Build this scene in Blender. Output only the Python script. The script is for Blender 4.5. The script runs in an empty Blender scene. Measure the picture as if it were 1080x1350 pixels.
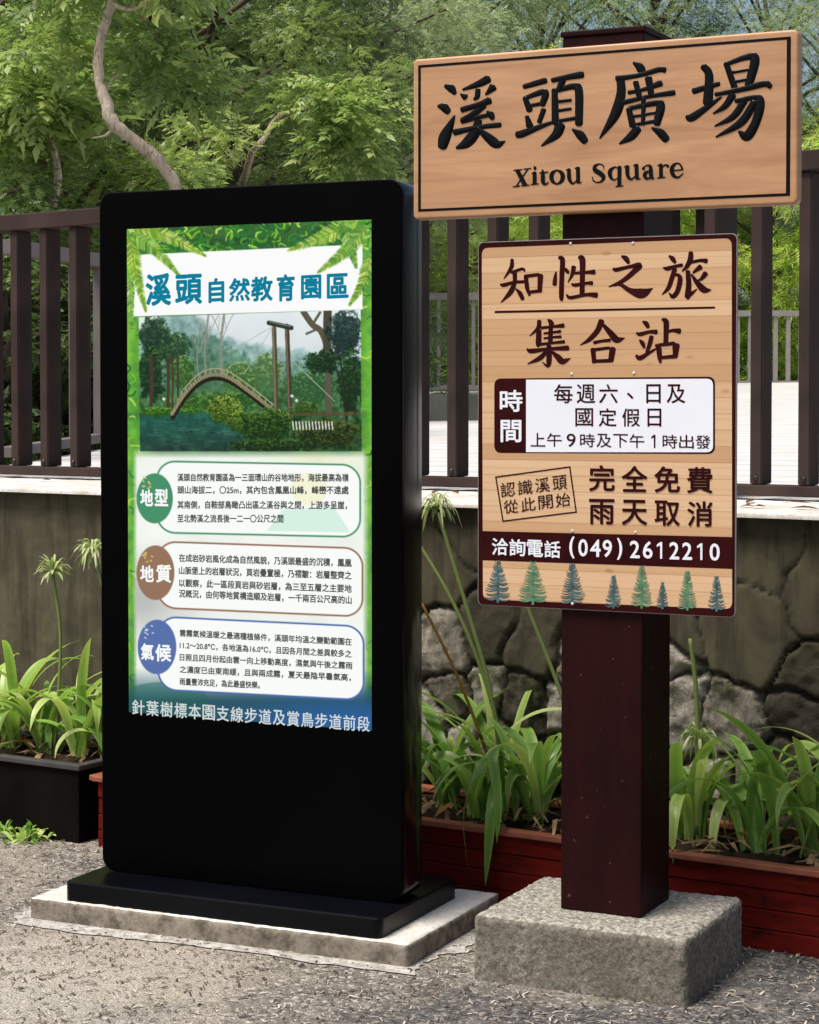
import bpy, bmesh, math, random
import numpy as np
from mathutils import Vector, Matrix

random.seed(7)
rng = np.random.default_rng(7)
SC = bpy.context.scene
COL = SC.collection

# ------------------------------------------------------------------ camera
EYE = 1.3126                      # metres above the ground
FPX, TILT, CYP = 2716.0, 0.0315, 604.0   # focal length and principal row of the 1080x1350 photograph
cam = bpy.data.cameras.new('camera')
cam.sensor_fit = 'HORIZONTAL'
cam.sensor_width = 36.0
cam.lens = 36.0 * FPX / 1080.0
cam.shift_y = -(675.0 - CYP) / 1080.0
cam.clip_start = 0.05
cam.clip_end = 2000.0
cam_ob = bpy.data.objects.new('camera', cam)
COL.objects.link(cam_ob)
cam_ob.location = (0, 0, EYE)
cam_ob.rotation_euler = (math.pi / 2 - TILT, 0, 0)
SC.camera = cam_ob

# ------------------------------------------------------------------ light
SUN_TO = Vector((-0.42, -0.27, 1.0)).normalized()
SUN_EL = math.asin(SUN_TO.z)
SUN_AZ = math.atan2(SUN_TO.x, SUN_TO.y)
world = bpy.data.worlds.new('World')
SC.world = world
world.use_nodes = True
wn = world.node_tree
bg = wn.nodes['Background']
sky = wn.nodes.new('ShaderNodeTexSky')
sky.sky_type = 'NISHITA'
sky.sun_disc = False
sky.sun_elevation = SUN_EL
sky.sun_rotation = SUN_AZ
sky.air_density = 1.0
sky.dust_density = 4.0
sky.ozone_density = 1.0
bg.inputs['Strength'].default_value = 0.105
wn.links.new(sky.outputs[0], bg.inputs['Color'])
sl = bpy.data.lights.new('sun', 'SUN')
sl.energy = 3.4
sl.angle = math.radians(26)
sl.color = (1.0, 0.95, 0.87)
sun = bpy.data.objects.new('sun', sl)
COL.objects.link(sun)
sun.rotation_euler = SUN_TO.to_track_quat('Z', 'Y').to_euler()
sun.location = SUN_TO * 40
SC.view_settings.view_transform = 'Standard'
SC.view_settings.look = 'None'
SC.view_settings.gamma = 1.0
SC.view_settings.exposure = 0.5

# ------------------------------------------------------------------ measuring helpers
CT, ST = math.cos(TILT), math.sin(TILT)
def ray(px, py):
    u = (px - 540.0) / FPX
    v = (CYP - py) / FPX
    return np.array([u, CT + v * ST, -ST + v * CT])
def proj(P):
    P = np.asarray(P, float)
    x, y, z = P[..., 0], P[..., 1], P[..., 2] - EYE
    d = y * CT - z * ST
    w = z * CT + y * ST
    return np.stack([540 + FPX * x / d, CYP - FPX * w / d], -1)
class Frame:
    """upright plane frame: a along the face, b away from the viewer, z up"""
    def __init__(s, ox, oy, yaw):
        s.o = np.array([ox, oy, 0.0]); s.yaw = yaw
        s.A = np.array([math.cos(yaw), math.sin(yaw), 0]); s.B = np.array([-math.sin(yaw), math.cos(yaw), 0])
    def at(s, px, py, b=0.0):
        """measured point of the photograph -> (a, z) on the upright plane at this b"""
        d = ray(px, py); e = np.array([0, 0, EYE]); n = s.B
        t = (np.dot(s.o + b * s.B - e, n)) / np.dot(d, n)
        p = e + t * d
        return float(np.dot(p - s.o, s.A)), float(p[2])
    def w(s, a, b, z):
        p = s.o + a * s.A + b * s.B
        return (p[0], p[1], z)
def lin(c):
    c = np.asarray(c, float) / 255.0
    return np.where(c <= 0.04045, c / 12.92, ((c + 0.055) / 1.055) ** 2.4)

# ------------------------------------------------------------------ object helpers
def empty(name, loc=(0, 0, 0), yaw=0.0):
    o = bpy.data.objects.new(name, None); COL.objects.link(o)
    o.location = loc; o.rotation_euler = (0, 0, yaw); o.empty_display_size = 0.1
    return o
def tag(o, label=None, cat=None, group=None, kind=None):
    if label: o['label'] = label
    if cat: o['category'] = cat
    if group: o['group'] = group
    if kind: o['kind'] = kind
    return o
def link(name, me, mat, parent=None, smooth=False, mats=None):
    o = bpy.data.objects.new(name, me); COL.objects.link(o)
    if mats:
        for m in mats: me.materials.append(m)
    elif mat is not None and not me.materials: me.materials.append(mat)
    if parent is not None: o.parent = parent
    if smooth and len(me.polygons):
        me.polygons.foreach_set('use_smooth', [True] * len(me.polygons))
    return o
class MB:
    def __init__(s): s.v = []; s.f = []
    def add(s, vs, fs):
        n = len(s.v); s.v += [tuple(map(float, p)) for p in vs]; s.f += [tuple(i + n for i in f) for f in fs]
    def box(s, x0, x1, y0, y1, z0, z1):
        s.add([(x0,y0,z0),(x1,y0,z0),(x1,y1,z0),(x0,y1,z0),(x0,y0,z1),(x1,y0,z1),(x1,y1,z1),(x0,y1,z1)],
              [(0,3,2,1),(4,5,6,7),(0,1,5,4),(1,2,6,5),(2,3,7,6),(3,0,4,7)])
    def tube(s, pts, rad, n=8, cap=True):
        pts = [Vector(p) for p in pts]; ring = []
        up = Vector((0.31, 0.87, 0.2)).normalized()
        base = len(s.v)
        for i, p in enumerate(pts):
            t = (pts[min(i+1, len(pts)-1)] - pts[max(i-1, 0)]).normalized()
            x = t.cross(up)
            if x.length < 1e-3: x = t.cross(Vector((1, 0, 0)))
            x.normalize(); y = t.cross(x)
            r = rad[i] if hasattr(rad, '__len__') else rad
            for k in range(n):
                a = 2 * math.pi * k / n
                q = p + (x * math.cos(a) + y * math.sin(a)) * r
                s.v.append(tuple(q))
        for i in range(len(pts) - 1):
            for k in range(n):
                k2 = (k + 1) % n
                s.f.append((base+i*n+k, base+i*n+k2, base+(i+1)*n+k2, base+(i+1)*n+k))
        if cap:
            s.f.append(tuple(base + k for k in range(n))[::-1])
            s.f.append(tuple(base + (len(pts)-1)*n + k for k in range(n)))
    def mesh(s, name):
        me = bpy.data.meshes.new(name); me.from_pydata(s.v, [], s.f); me.update()
        return me
    def build(s, name, mat, parent=None, smooth=False, bevel=0.0, seg=2):
        me = s.mesh(name)
        if bevel > 0:
            bm = bmesh.new(); bm.from_mesh(me)
            bmesh.ops.bevel(bm, geom=list(bm.edges), offset=bevel, segments=seg, profile=0.5, affect='EDGES', clamp_overlap=True)
            bm.to_mesh(me); bm.free()
        return link(name, me, mat, parent, smooth)
def np_mesh(name, V, F, attrs=None, smooth=False):
    """V (n,3); F (m,k) all the same k"""
    me = bpy.data.meshes.new(name)
    V = np.ascontiguousarray(V, np.float32); F = np.ascontiguousarray(F, np.int32)
    me.vertices.add(len(V)); me.vertices.foreach_set('co', V.ravel())
    k = F.shape[1]
    me.loops.add(F.size); me.loops.foreach_set('vertex_index', F.ravel())
    me.polygons.add(len(F))
    me.polygons.foreach_set('loop_start', np.arange(0, F.size, k, dtype=np.int32))
    if smooth: me.polygons.foreach_set('use_smooth', np.ones(len(F), bool))
    for n, (typ, data) in (attrs or {}).items():
        at = me.attributes.new(n, typ, 'POINT')
        at.data.foreach_set('color' if 'COLOR' in typ else 'value', np.ascontiguousarray(data, np.float32).ravel())
    me.update(calc_edges=True); me.validate()
    return me
def rrect(x0, x1, y0, y1, r, n=8):
    if not hasattr(r, '__len__'): r = (r,) * 4   # bl, br, tr, tl
    out = []
    for (cx, cy, rr, a0) in ((x0+r[0], y0+r[0], r[0], 180), (x1-r[1], y0+r[1], r[1], 270), (x1-r[2], y1-r[2], r[2], 0), (x0+r[3], y1-r[3], r[3], 90)):
        for i in range(n + 1):
            a = math.radians(a0 + 90 * i / n)
            out.append((cx + rr * math.cos(a), cy + rr * math.sin(a)))
    return out
def slab(mb, outline, b0, b1, ch=0.0, steps=3, chb=None):
    """outline in (a,z) counter-clockwise seen from the front; front at b0, back at b1, rounded rim of size ch"""
    if chb is None: chb = ch
    pts = [Vector((x, y)) for x, y in outline]; n = len(pts)
    nor = []
    for i in range(n):
        t = (pts[(i+1) % n] - pts[i-1]); t.normalize(); nor.append(Vector((t.y, -t.x)))
    prof = []
    if ch > 0:
        for k in range(steps + 1):
            a = math.pi/2 * k / steps
            prof.append((ch * (1 - math.sin(a)), b0 + ch * (1 - math.cos(a))))
    else: prof.append((0, b0))
    if chb > 0:
        for k in range(steps + 1):
            a = math.pi/2 * k / steps
            prof.append((chb * (1 - math.cos(a)), b1 - chb * (1 - math.sin(a))))
    else: prof.append((0, b1))
    vs, fs = [], []
    for ins, b in prof:
        for p, q in zip(pts, nor): vs.append((p.x - q.x*ins, b, p.y - q.y*ins))
    m = len(prof)
    for j in range(m - 1):
        for i in range(n):
            i2 = (i+1) % n
            fs.append((j*n+i, j*n+i2, (j+1)*n+i2, (j+1)*n+i))
    fs.append(tuple(range(n))); fs.append(tuple((m-1)*n + i for i in range(n))[::-1])
    fs = [f if k >= len(fs)-2 else f[::-1] for k, f in enumerate(fs)]
    mb.add(vs, fs)
def noise2(h, w, cells, seed, octv=4):
    g = np.random.default_rng(seed); out = np.zeros((h, w)); amp = 1.0; tot = 0
    for o in range(octv):
        cy = max(2, int(cells[0] * 2**o)); cx = max(2, int(cells[1] * 2**o))
        L = g.random((cy + 2, cx + 2))
        yy = np.linspace(0, cy, h); xx = np.linspace(0, cx, w)
        y0 = yy.astype(int); x0 = xx.astype(int); fy = yy - y0; fx = xx - x0
        fy = (fy*fy*(3-2*fy))[:, None]; fx = (fx*fx*(3-2*fx))[None]
        A = L[y0][:, x0]; B = L[y0][:, x0+1]; C = L[y0+1][:, x0]; D = L[y0+1][:, x0+1]
        out += amp * ((A*(1-fx)+B*fx)*(1-fy) + (C*(1-fx)+D*fx)*fy); tot += amp; amp *= 0.5
    return out / tot

# ------------------------------------------------------------------ materials
class NT:
    def __init__(s, name):
        s.m = bpy.data.materials.new(name); s.m.use_nodes = True
        s.t = s.m.node_tree; s.t.nodes.clear()
        s.out = s.t.nodes.new('ShaderNodeOutputMaterial')
    def n(s, typ, ins=None, **kw):
        nd = s.t.nodes.new(typ)
        for k, v in kw.items(): setattr(nd, k, v)
        for k, v in (ins or {}).items():
            if isinstance(v, bpy.types.NodeSocket): s.t.links.new(v, nd.inputs[k])
            else: nd.inputs[k].default_value = v
        return nd
    def coord(s, scale=(1, 1, 1), loc=(0, 0, 0), rot=(0, 0, 0)):
        tc = s.n('ShaderNodeTexCoord')
        mp = s.n('ShaderNodeMapping', {'Vector': tc.outputs['Object'], 'Scale': scale, 'Location': loc, 'Rotation': rot})
        return mp.outputs[0]
    def noise(s, vec, scale, detail=4, rough=0.55, dist=0.0):
        return s.n('ShaderNodeTexNoise', {'Vector': vec, 'Scale': scale, 'Detail': detail, 'Roughness': rough, 'Distortion': dist}).outputs['Fac']
    def ramp(s, fac, stops):
        r = s.n('ShaderNodeValToRGB', {'Fac': fac}); e = r.color_ramp.elements
        while len(e) < len(stops): e.new(0.5)
        for i, (p, c) in enumerate(stops):
            e[i].position = p; e[i].color = (c[0], c[1], c[2], 1) if hasattr(c, '__len__') else (c, c, c, 1)
        return r.outputs['Color']
    def mix(s, fac, a, b, mode='MIX'):
        m = s.n('ShaderNodeMix', data_type='RGBA', blend_type=mode)
        for k, v in ((0, fac), (6, a), (7, b)):
            if isinstance(v, bpy.types.NodeSocket): s.t.links.new(v, m.inputs[k])
            else: m.inputs[k].default_value = (tuple(v) + (1,))[:4] if hasattr(v, '__len__') else v
        return m.outputs[2]
    def math(s, op, a, b=0.0, c=0.0):
        m = s.n('ShaderNodeMath', operation=op)
        for i, v in enumerate((a, b, c)):
            if isinstance(v, bpy.types.NodeSocket): s.t.links.new(v, m.inputs[i])
            else: m.inputs[i].default_value = v
        return m.outputs[0]
    def bump(s, h, strength=0.3, dist=0.01):
        return s.n('ShaderNodeBump', {'Height': h, 'Strength': strength, 'Distance': dist}).outputs[0]
    def pbr(s, color, rough=0.6, spec=0.5, normal=None, coat=0.0, **kw):
        ins = {'Base Color': color if isinstance(color, bpy.types.NodeSocket) else (tuple(color) + (1,))[:4], 'Roughness': rough, 'Specular IOR Level': spec}
        if normal is not None: ins['Normal'] = normal
        if coat: ins['Coat Weight'] = coat; ins['Coat Roughness'] = 0.1
        ins.update(kw)
        b = s.n('ShaderNodeBsdfPrincipled', ins)
        s.t.links.new(b.outputs[0], s.out.inputs['Surface'])
        return s.m
M = {}
def mk(name, f):
    t = NT(name); f(t); M[name] = t.m
def simple(name, col, rough=0.5, spec=0.5, vary=0.25, scale=6, bump=0.05, coat=0.0):
    def f(t):
        c = t.coord()
        n = t.noise(c, scale, 5)
        a = tuple(x * (1 - vary) for x in col); b = tuple(min(1, x * (1 + vary)) for x in col)
        fine = t.noise(c, scale * 12, 3)
        r = t.math('ADD', rough - 0.08, t.math('MULTIPLY', n, 0.16))
        t.pbr(t.ramp(n, [(0.3, a), (0.7, b)]), r, spec, t.bump(fine, bump, 0.004), coat)
    mk(name, f)
simple('black_metal', (0.0006, 0.0006, 0.0009), 0.28, 0.05, 0.3, 3, 0.01)
simple('black_shell', (0.0008, 0.0009, 0.0014), 0.16, 0.5, 0.3, 3, 0.01)
simple('black_base', (0.0014, 0.0017, 0.003), 0.32, 0.16, 0.3, 4, 0.02)
simple('black_paint', (0.0010, 0.0010, 0.0014), 0.15, 0.18, 0.2, 8, 0.0)
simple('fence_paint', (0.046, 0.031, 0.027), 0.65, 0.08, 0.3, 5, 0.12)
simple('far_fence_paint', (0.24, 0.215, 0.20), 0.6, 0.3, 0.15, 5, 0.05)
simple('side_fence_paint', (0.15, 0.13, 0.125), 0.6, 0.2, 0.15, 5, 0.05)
simple('bolt_steel', (0.012, 0.011, 0.012), 0.4, 0.5, 0.2, 30, 0.0)
simple('screw_steel', (0.55, 0.55, 0.53), 0.3, 0.6, 0.2, 60, 0.0)
simple('maroon_print', (0.026, 0.0012, 0.0018), 0.5, 0.10, 0.35, 14, 0.0)
simple('white_print', (0.74, 0.76, 0.82), 0.4, 0.4, 0.03, 5, 0.0)
simple('blue_tree_print', (0.045, 0.105, 0.115), 0.5, 0.3, 0.5, 60, 0.0)
simple('green_tree_print', (0.075, 0.20, 0.105), 0.5, 0.3, 0.4, 60, 0.0)
simple('board_edge', (0.30, 0.27, 0.26), 0.4, 0.5, 0.1, 10, 0.0)
simple('soil', (0.028, 0.018, 0.011), 0.95, 0.1, 0.6, 30, 0.8)
simple('straw', (0.22, 0.14, 0.07), 0.8, 0.2, 0.5, 30, 0.1)
simple('black_plastic', (0.0048, 0.0036, 0.003), 0.7, 0.04, 0.4, 8, 0.05)
simple('grey_rim', (0.05, 0.046, 0.044), 0.6, 0.3, 0.3, 10, 0.1)
simple('terracotta_rim', (0.24, 0.075, 0.040), 0.55, 0.35, 0.3, 9, 0.15)
simple('dead_leaf', (0.10, 0.045, 0.02), 0.8, 0.2, 0.5, 40, 0.1)
def f(t):
    c = t.coord((1, 1, .45)); n = t.noise(c, 16, 6, 0.7, 0.8); v = t.noise(t.coord((3.5, 3.5, .8)), 14, 5, 0.7, 1.0)
    col = t.ramp(n, [(0.3, (0.36, 0.28, 0.20)), (0.7, (0.66, 0.56, 0.44))])
    col = t.mix(t.ramp(v, [(0.36, 0.7), (0.45, 0.0)]), col, (0.13, 0.09, 0.06))
    t.pbr(col, 0.85, 0.15, t.bump(v, 0.8, 0.02))
mk('bark_pale', f)
simple('bark_dark', (0.085, 0.065, 0.045), 0.9, 0.2, 0.5, 8, 0.6)
simple('pale_block', (0.12, 0.125, 0.10), 0.8, 0.2, 0.3, 3, 0.2)

def f(t):   # sign wood
    c = t.coord((1.2, 1.0, 9.0))
    n1 = t.noise(c, 2.2, 5, 0.6, 0.9)
    n2 = t.noise(t.coord((3, 1, 110)), 3.0, 4, 0.6, 0.3)
    blot = t.noise(t.coord((1.0, 1, 3)), 3.2, 2)
    base = t.ramp(n1, [(0.30, (0.30, 0.148, 0.066)), (0.5, (0.43, 0.235, 0.116)), (0.68, (0.52, 0.30, 0.158))])
    st = t.ramp(t.noise(t.coord((0.9, 1, 34)), 3.2, 5, 0.65, 0.5), [(0.50, 0.0), (0.66, 1.0)])
    col = t.mix(t.math('MULTIPLY', st, 0.45), base, (0.33, 0.155, 0.07))
    col = t.mix(t.math('MULTIPLY', n2, 0.38), col, (0.30, 0.135, 0.06))
    col = t.mix(t.math('MULTIPLY', blot, 0.3), col, (0.62, 0.36, 0.2))
    t.pbr(col, 0.42, 0.4, t.bump(n2, 0.08, 0.002))
mk('sign_wood', f)
def f(t):   # printed pine planks
    tc = t.n('ShaderNodeTexCoord'); xyz = t.n('ShaderNodeSeparateXYZ', {'Vector': tc.outputs['Object']})
    row = t.math('DIVIDE', xyz.outputs['Z'], 0.0352)
    idx = t.math('FLOOR', row); fr = t.math('SUBTRACT', row, idx)
    wn_ = t.n('ShaderNodeTexWhiteNoise', {'W': idx}, noise_dimensions='1D')
    off = t.n('ShaderNodeCombineXYZ', {'X': t.math('MULTIPLY', wn_.outputs[0], 7.0), 'Y': 0.0, 'Z': t.math('MULTIPLY', idx, 3.1)})
    v = t.n('ShaderNodeVectorMath', {0: tc.outputs['Object'], 1: off.outputs[0]}, operation='ADD')
    mp = t.n('ShaderNodeMapping', {'Vector': v.outputs[0], 'Scale': (2.2, 1, 22)})
    g = t.noise(mp.outputs[0], 2.0, 4, 0.55, 1.6)
    wv = t.n('ShaderNodeTexWave', {'Vector': mp.outputs[0], 'Scale': 0.7, 'Distortion': 7.0, 'Detail': 2.0}, bands_direction='Z').outputs['Fac']
    base = t.ramp(wn_.outputs[0], [(0.0, (0.46, 0.265, 0.130)), (0.45, (0.62, 0.415, 0.245)), (0.75, (0.67, 0.475, 0.30)), (1.0, (0.54, 0.300, 0.140))])
    col = t.mix(t.math('MULTIPLY', g, 0.34), base, (0.48, 0.24, 0.09))
    wsharp = t.ramp(wv, [(0.0, 1.0), (0.14, 0.0)])
    col = t.mix(t.math('MULTIPLY', wsharp, 0.2), col, (0.42, 0.20, 0.075))
    line = t.math('LESS_THAN', fr, 0.055)
    col = t.mix(t.math('MULTIPLY', line, 0.45), col, (0.26, 0.115, 0.045))
    sp = t.n('ShaderNodeTexVoronoi', {'Vector': t.coord((1, 1, 2.2)), 'Scale': 7.0})
    knot = t.ramp(sp.outputs['Distance'], [(0.035, 1.0), (0.10, 0.0)])
    col = t.mix(t.math('MULTIPLY', knot, 0.55), col, (0.30, 0.13, 0.045))
    t.pbr(col, 0.42, 0.4)
mk('plank_print', f)
def f(t):   # maroon painted post
    c = t.coord()
    n = t.noise(t.coord((1, 1, 0.25)), 14, 5)
    sp = t.noise(c, 70, 3)
    wear = t.ramp(t.noise(t.coord((1, 1, 0.5)), 22, 4), [(0.66, 0.0), (0.72, 1.0)])
    tc = t.n('ShaderNodeTexCoord'); z = t.n('ShaderNodeSeparateXYZ', {'Vector': tc.outputs['Object']}).outputs['Z']
    low = t.ramp(z, [(0.15, 1.0), (0.27, 0.0)])
    col = t.ramp(n, [(0.3, (0.0095, 0.0014, 0.0015)), (0.75, (0.022, 0.0028, 0.0028))])
    col = t.mix(t.math('MULTIPLY', wear, t.math('MULTIPLY', low, 0.9)), col, (0.006, 0.004, 0.004))
    col = t.mix(t.ramp(sp, [(0.66, 0.0), (0.74, 0.55)]), col, (0.13, 0.07, 0.06))
    t.pbr(col, 0.55, 0.10, t.bump(sp, 0.06, 0.002))
mk('post_paint', f)
def f(t):   # red planter planks
    c = t.coord(); n = t.noise(t.coord((1.5, 1, 9)), 6, 5, 0.6); st = t.noise(t.coord((1, 1, 1.6)), 9, 6, 0.7)
    col = t.ramp(n, [(0.25, (0.045, 0.0035, 0.0025)), (0.7, (0.135, 0.0095, 0.0055))])
    col = t.mix(t.ramp(st, [(0.55, 0.0), (0.66, 0.85)]), col, (0.010, 0.006, 0.005))
    t.pbr(col, 0.7, 0.06, t.bump(n, 0.15, 0.004))
mk('planter_red', f)
def f(t):   # asphalt
    c = t.coord()
    big = t.noise(t.coord((1, 1, 1), (3.1, 1.7, 0)), 1.1, 4, 0.6); mid = t.noise(c, 6, 5, 0.65)
    v = t.n('ShaderNodeTexVoronoi', {'Vector': c, 'Scale': 105.0, 'Randomness': 1.0})
    grain = t.noise(c, 230, 3, 0.7)
    agg = t.ramp(t.n('ShaderNodeSeparateColor', {'Color': v.outputs['Color']}).outputs[0], [(0.0, (0.045, 0.043, 0.041)), (0.5, (0.140, 0.131, 0.119)), (0.8, (0.28, 0.255, 0.22)), (1.0, (0.64, 0.59, 0.51))])
    col = t.mix(t.math('MULTIPLY', t.ramp(big, [(0.42, 0.0), (0.60, 1.0)]), 0.75), agg, (0.44, 0.385, 0.31))
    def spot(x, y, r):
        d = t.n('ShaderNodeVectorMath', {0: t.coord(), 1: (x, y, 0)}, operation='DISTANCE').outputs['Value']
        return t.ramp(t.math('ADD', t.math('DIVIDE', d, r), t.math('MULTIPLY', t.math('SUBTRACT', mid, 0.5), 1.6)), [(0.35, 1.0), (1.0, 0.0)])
    col = t.mix(t.math('MULTIPLY', spot(-.86, 4.50, .55), 0.62), col, (0.58, 0.53, 0.45))   # paler ragged patches towards the left front
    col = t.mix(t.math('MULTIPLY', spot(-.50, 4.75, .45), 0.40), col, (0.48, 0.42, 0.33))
    col = t.mix(t.math('MULTIPLY', spot(.95, 4.55, .70), 0.6), col, (0.055, 0.055, 0.06))    # darker ragged patches towards the right and middle front
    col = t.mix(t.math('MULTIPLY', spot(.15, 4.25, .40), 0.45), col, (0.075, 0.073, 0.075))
    col = t.mix(t.ramp(mid, [(0.50, 0.0), (0.72, 0.40)]), col, (0.44, 0.40, 0.34))
    col = t.mix(t.ramp(grain, [(0.40, 0.7), (0.52, 0.0)]), col, (0.02, 0.02, 0.02))
    h = t.math('ADD', t.math('MULTIPLY', v.outputs['Distance'], -0.6), t.math('MULTIPLY', grain, 0.7))
    t.pbr(col, 0.85, 0.25, t.bump(h, 0.9, 0.008))
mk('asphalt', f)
def concrete(name, lo, hi, stain, amt, scale=5, bump=0.4, fine=90):
    def f(t):
        c = t.coord(); n = t.noise(c, scale, 6, 0.65); g = t.noise(c, fine, 4, 0.7)
        col = t.ramp(n, [(0.3, lo), (0.7, hi)])
        col = t.mix(t.math('MULTIPLY', t.ramp(t.noise(c, scale*2.3, 5, 0.7), [(0.45, 0.0), (0.62, 1.0)]), amt), col, stain)
        col = t.mix(t.ramp(g, [(0.36, 0.4), (0.5, 0.0)]), col, tuple(x*0.35 for x in lo))
        t.pbr(col, 0.85, 0.25, t.bump(g, bump, 0.006))
    mk(name, f)
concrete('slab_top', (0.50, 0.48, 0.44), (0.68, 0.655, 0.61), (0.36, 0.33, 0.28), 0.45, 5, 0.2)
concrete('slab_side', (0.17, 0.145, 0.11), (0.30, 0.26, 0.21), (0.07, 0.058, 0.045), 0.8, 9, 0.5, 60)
concrete('cement', (0.36, 0.34, 0.305), (0.56, 0.535, 0.495), (0.22, 0.195, 0.165), 0.8, 14, 0.7, 80)
concrete('coping', (0.56, 0.53, 0.49), (0.74, 0.71, 0.67), (0.30, 0.26, 0.20), 0.45, 4, 0.3)
def f(t):   # exposed aggregate block
    c = t.coord()
    v = t.n('ShaderNodeTexVoronoi', {'Vector': c, 'Scale': 170.0}); g = t.noise(c, 75, 5, 0.75); n = t.noise(c, 7, 4)
    cell = t.n('ShaderNodeSeparateColor', {'Color': v.outputs['Color']}).outputs[1]
    col = t.ramp(cell, [(0.0, (0.20, 0.182, 0.150)), (0.5, (0.30, 0.278, 0.235)), (1.0, (0.50, 0.47, 0.41))])
    col = t.mix(t.ramp(g, [(0.38, 0.85), (0.5, 0.0)]), col, (0.055, 0.048, 0.036))
    col = t.mix(t.ramp(g, [(0.55, 0.0), (0.68, 0.6)]), col, (0.62, 0.58, 0.52))
    col = t.mix(t.math('MULTIPLY', n, 0.35), col, (0.20, 0.19, 0.15))
    h = t.math('ADD', t.math('MULTIPLY', v.outputs['Distance'], -0.8), t.math('MULTIPLY', g, 0.5))
    t.pbr(col, 0.85, 0.25, t.bump(g, 0.8, 0.006))
mk('aggregate', f)
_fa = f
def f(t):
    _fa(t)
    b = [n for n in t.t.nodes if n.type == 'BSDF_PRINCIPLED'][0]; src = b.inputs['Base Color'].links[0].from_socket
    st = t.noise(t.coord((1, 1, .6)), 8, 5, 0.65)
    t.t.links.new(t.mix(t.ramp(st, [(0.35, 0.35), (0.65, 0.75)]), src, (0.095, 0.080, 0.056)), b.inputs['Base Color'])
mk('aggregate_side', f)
def f(t):   # masonry: the stones' own colours ride on attributes
    c = t.coord()
    st = t.n('ShaderNodeAttribute', attribute_name='stone').outputs['Fac']
    jt = t.n('ShaderNodeAttribute', attribute_name='joint').outputs['Fac']
    rg = t.n('ShaderNodeAttribute', attribute_name='rough').outputs['Fac']
    n = t.noise(c, 9, 6, 0.7, 0.5); g = t.noise(t.coord((1, 1, .6)), 38, 7, 0.75, 0.6)
    smooth = t.ramp(n, [(0.3, (0.050, 0.043, 0.025)), (0.7, (0.105, 0.093, 0.056))])
    dr = t.noise(t.coord((6, 6, 0.7)), 4, 5, 0.6)
    smooth = t.mix(t.ramp(dr, [(0.45, 0.0), (0.62, 0.6)]), smooth, (0.026, 0.022, 0.014))
    rough = t.ramp(t.math('ADD', t.math('MULTIPLY', st, 0.5), t.math('MULTIPLY', g, 0.5)), [(0.34, (0.050, 0.042, 0.028)), (0.5, (0.165, 0.147, 0.112)), (0.64, (0.40, 0.37, 0.31))])
    col = t.mix(rg, smooth, rough)
    moss = t.ramp(t.noise(c, 5, 5, 0.7), [(0.53, 0.0), (0.62, 0.75)])
    col = t.mix(t.math('MULTIPLY', moss, rg), col, (0.05, 0.055, 0.018))
    col = t.mix(t.math('MULTIPLY', jt, 0.85), col, (0.016, 0.015, 0.010))
    t.pbr(col, 0.85, 0.25, t.bump(g, t.math('ADD', 0.15, t.math('MULTIPLY', rg, 0.8)), 0.012))
mk('masonry', f)
def f(t):   # bleached plaza boards
    tc = t.n('ShaderNodeTexCoord'); xyz = t.n('ShaderNodeSeparateXYZ', {'Vector': t.coord((1, 1, 1), (0, 0, 0), (0, 0, 0.42))})
    row = t.math('DIVIDE', xyz.outputs['Y'], 0.32); fr = t.math('FRACT', row)
    n = t.noise(t.coord((2, 8, 1), (0, 0, 0), (0, 0, 0.42)), 2.0, 5)
    col = t.ramp(n, [(0.3, (0.42, 0.405, 0.38)), (0.7, (0.64, 0.63, 0.61))])
    col = t.mix(t.math('MULTIPLY', t.math('LESS_THAN', fr, 0.07), 0.7), col, (0.22, 0.20, 0.18))
    t.pbr(col, 0.7, 0.3)
mk('plaza', f)
def leafmat(name, stops, rough=0.45, trans=0.35, glossy=True, along=False):
    def f(t):
        a = t.n('ShaderNodeAttribute', attribute_name='tint').outputs['Fac']
        n = t.noise(t.coord(), 9, 3)
        fac = t.math('ADD', t.math('MULTIPLY', a, 0.8), t.math('MULTIPLY', n, 0.2))
        col = t.ramp(fac, stops)
        b = t.n('ShaderNodeBsdfPrincipled', {'Base Color': col, 'Roughness': rough, 'Specular IOR Level': 0.4 if glossy else 0.2})
        tr = t.n('ShaderNodeBsdfTranslucent', {'Color': t.mix(0.6, col, t.mix(1.0, col, (1.0, 1.15, 0.45), 'MULTIPLY'))})
        m = t.n('ShaderNodeMixShader', {0: trans, 1: b.outputs[0], 2: tr.outputs[0]})
        t.t.links.new(m.outputs[0], t.out.inputs['Surface'])
    mk(name, f)
leafmat('foliage_dark', [(0.1, (0.070, 0.124, 0.044)), (0.5, (0.170, 0.244, 0.090)), (0.9, (0.332, 0.408, 0.149))], 0.4, 0.42)
leafmat('foliage_mid', [(0.1, (0.105, 0.179, 0.054)), (0.5, (0.255, 0.362, 0.116)), (0.9, (0.478, 0.551, 0.205))], 0.4, 0.42)
leafmat('foliage_grey', [(0.1, (0.140, 0.190, 0.112)), (0.5, (0.289, 0.355, 0.210)), (0.9, (0.475, 0.530, 0.323))], 0.4, 0.42)
leafmat('foliage_lime', [(0.1, (0.176, 0.308, 0.039)), (0.5, (0.418, 0.572, 0.094)), (0.9, (0.682, 0.700, 0.209))], 0.4, 0.5)
leafmat('strap_leaf', [(0.0, (0.085, 0.21, 0.040)), (0.45, (0.24, 0.42, 0.085)), (0.75, (0.46, 0.58, 0.15)), (1.0, (0.62, 0.70, 0.34))], 0.33, 0.38)
leafmat('dry_leaf', [(0.0, (0.20, 0.09, 0.015)), (1.0, (0.42, 0.23, 0.04))], 0.6, 0.3, False)
leafmat('stalk_green', [(0.0, (0.10, 0.16, 0.035)), (1.0, (0.24, 0.29, 0.09))], 0.45, 0.1)
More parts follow.
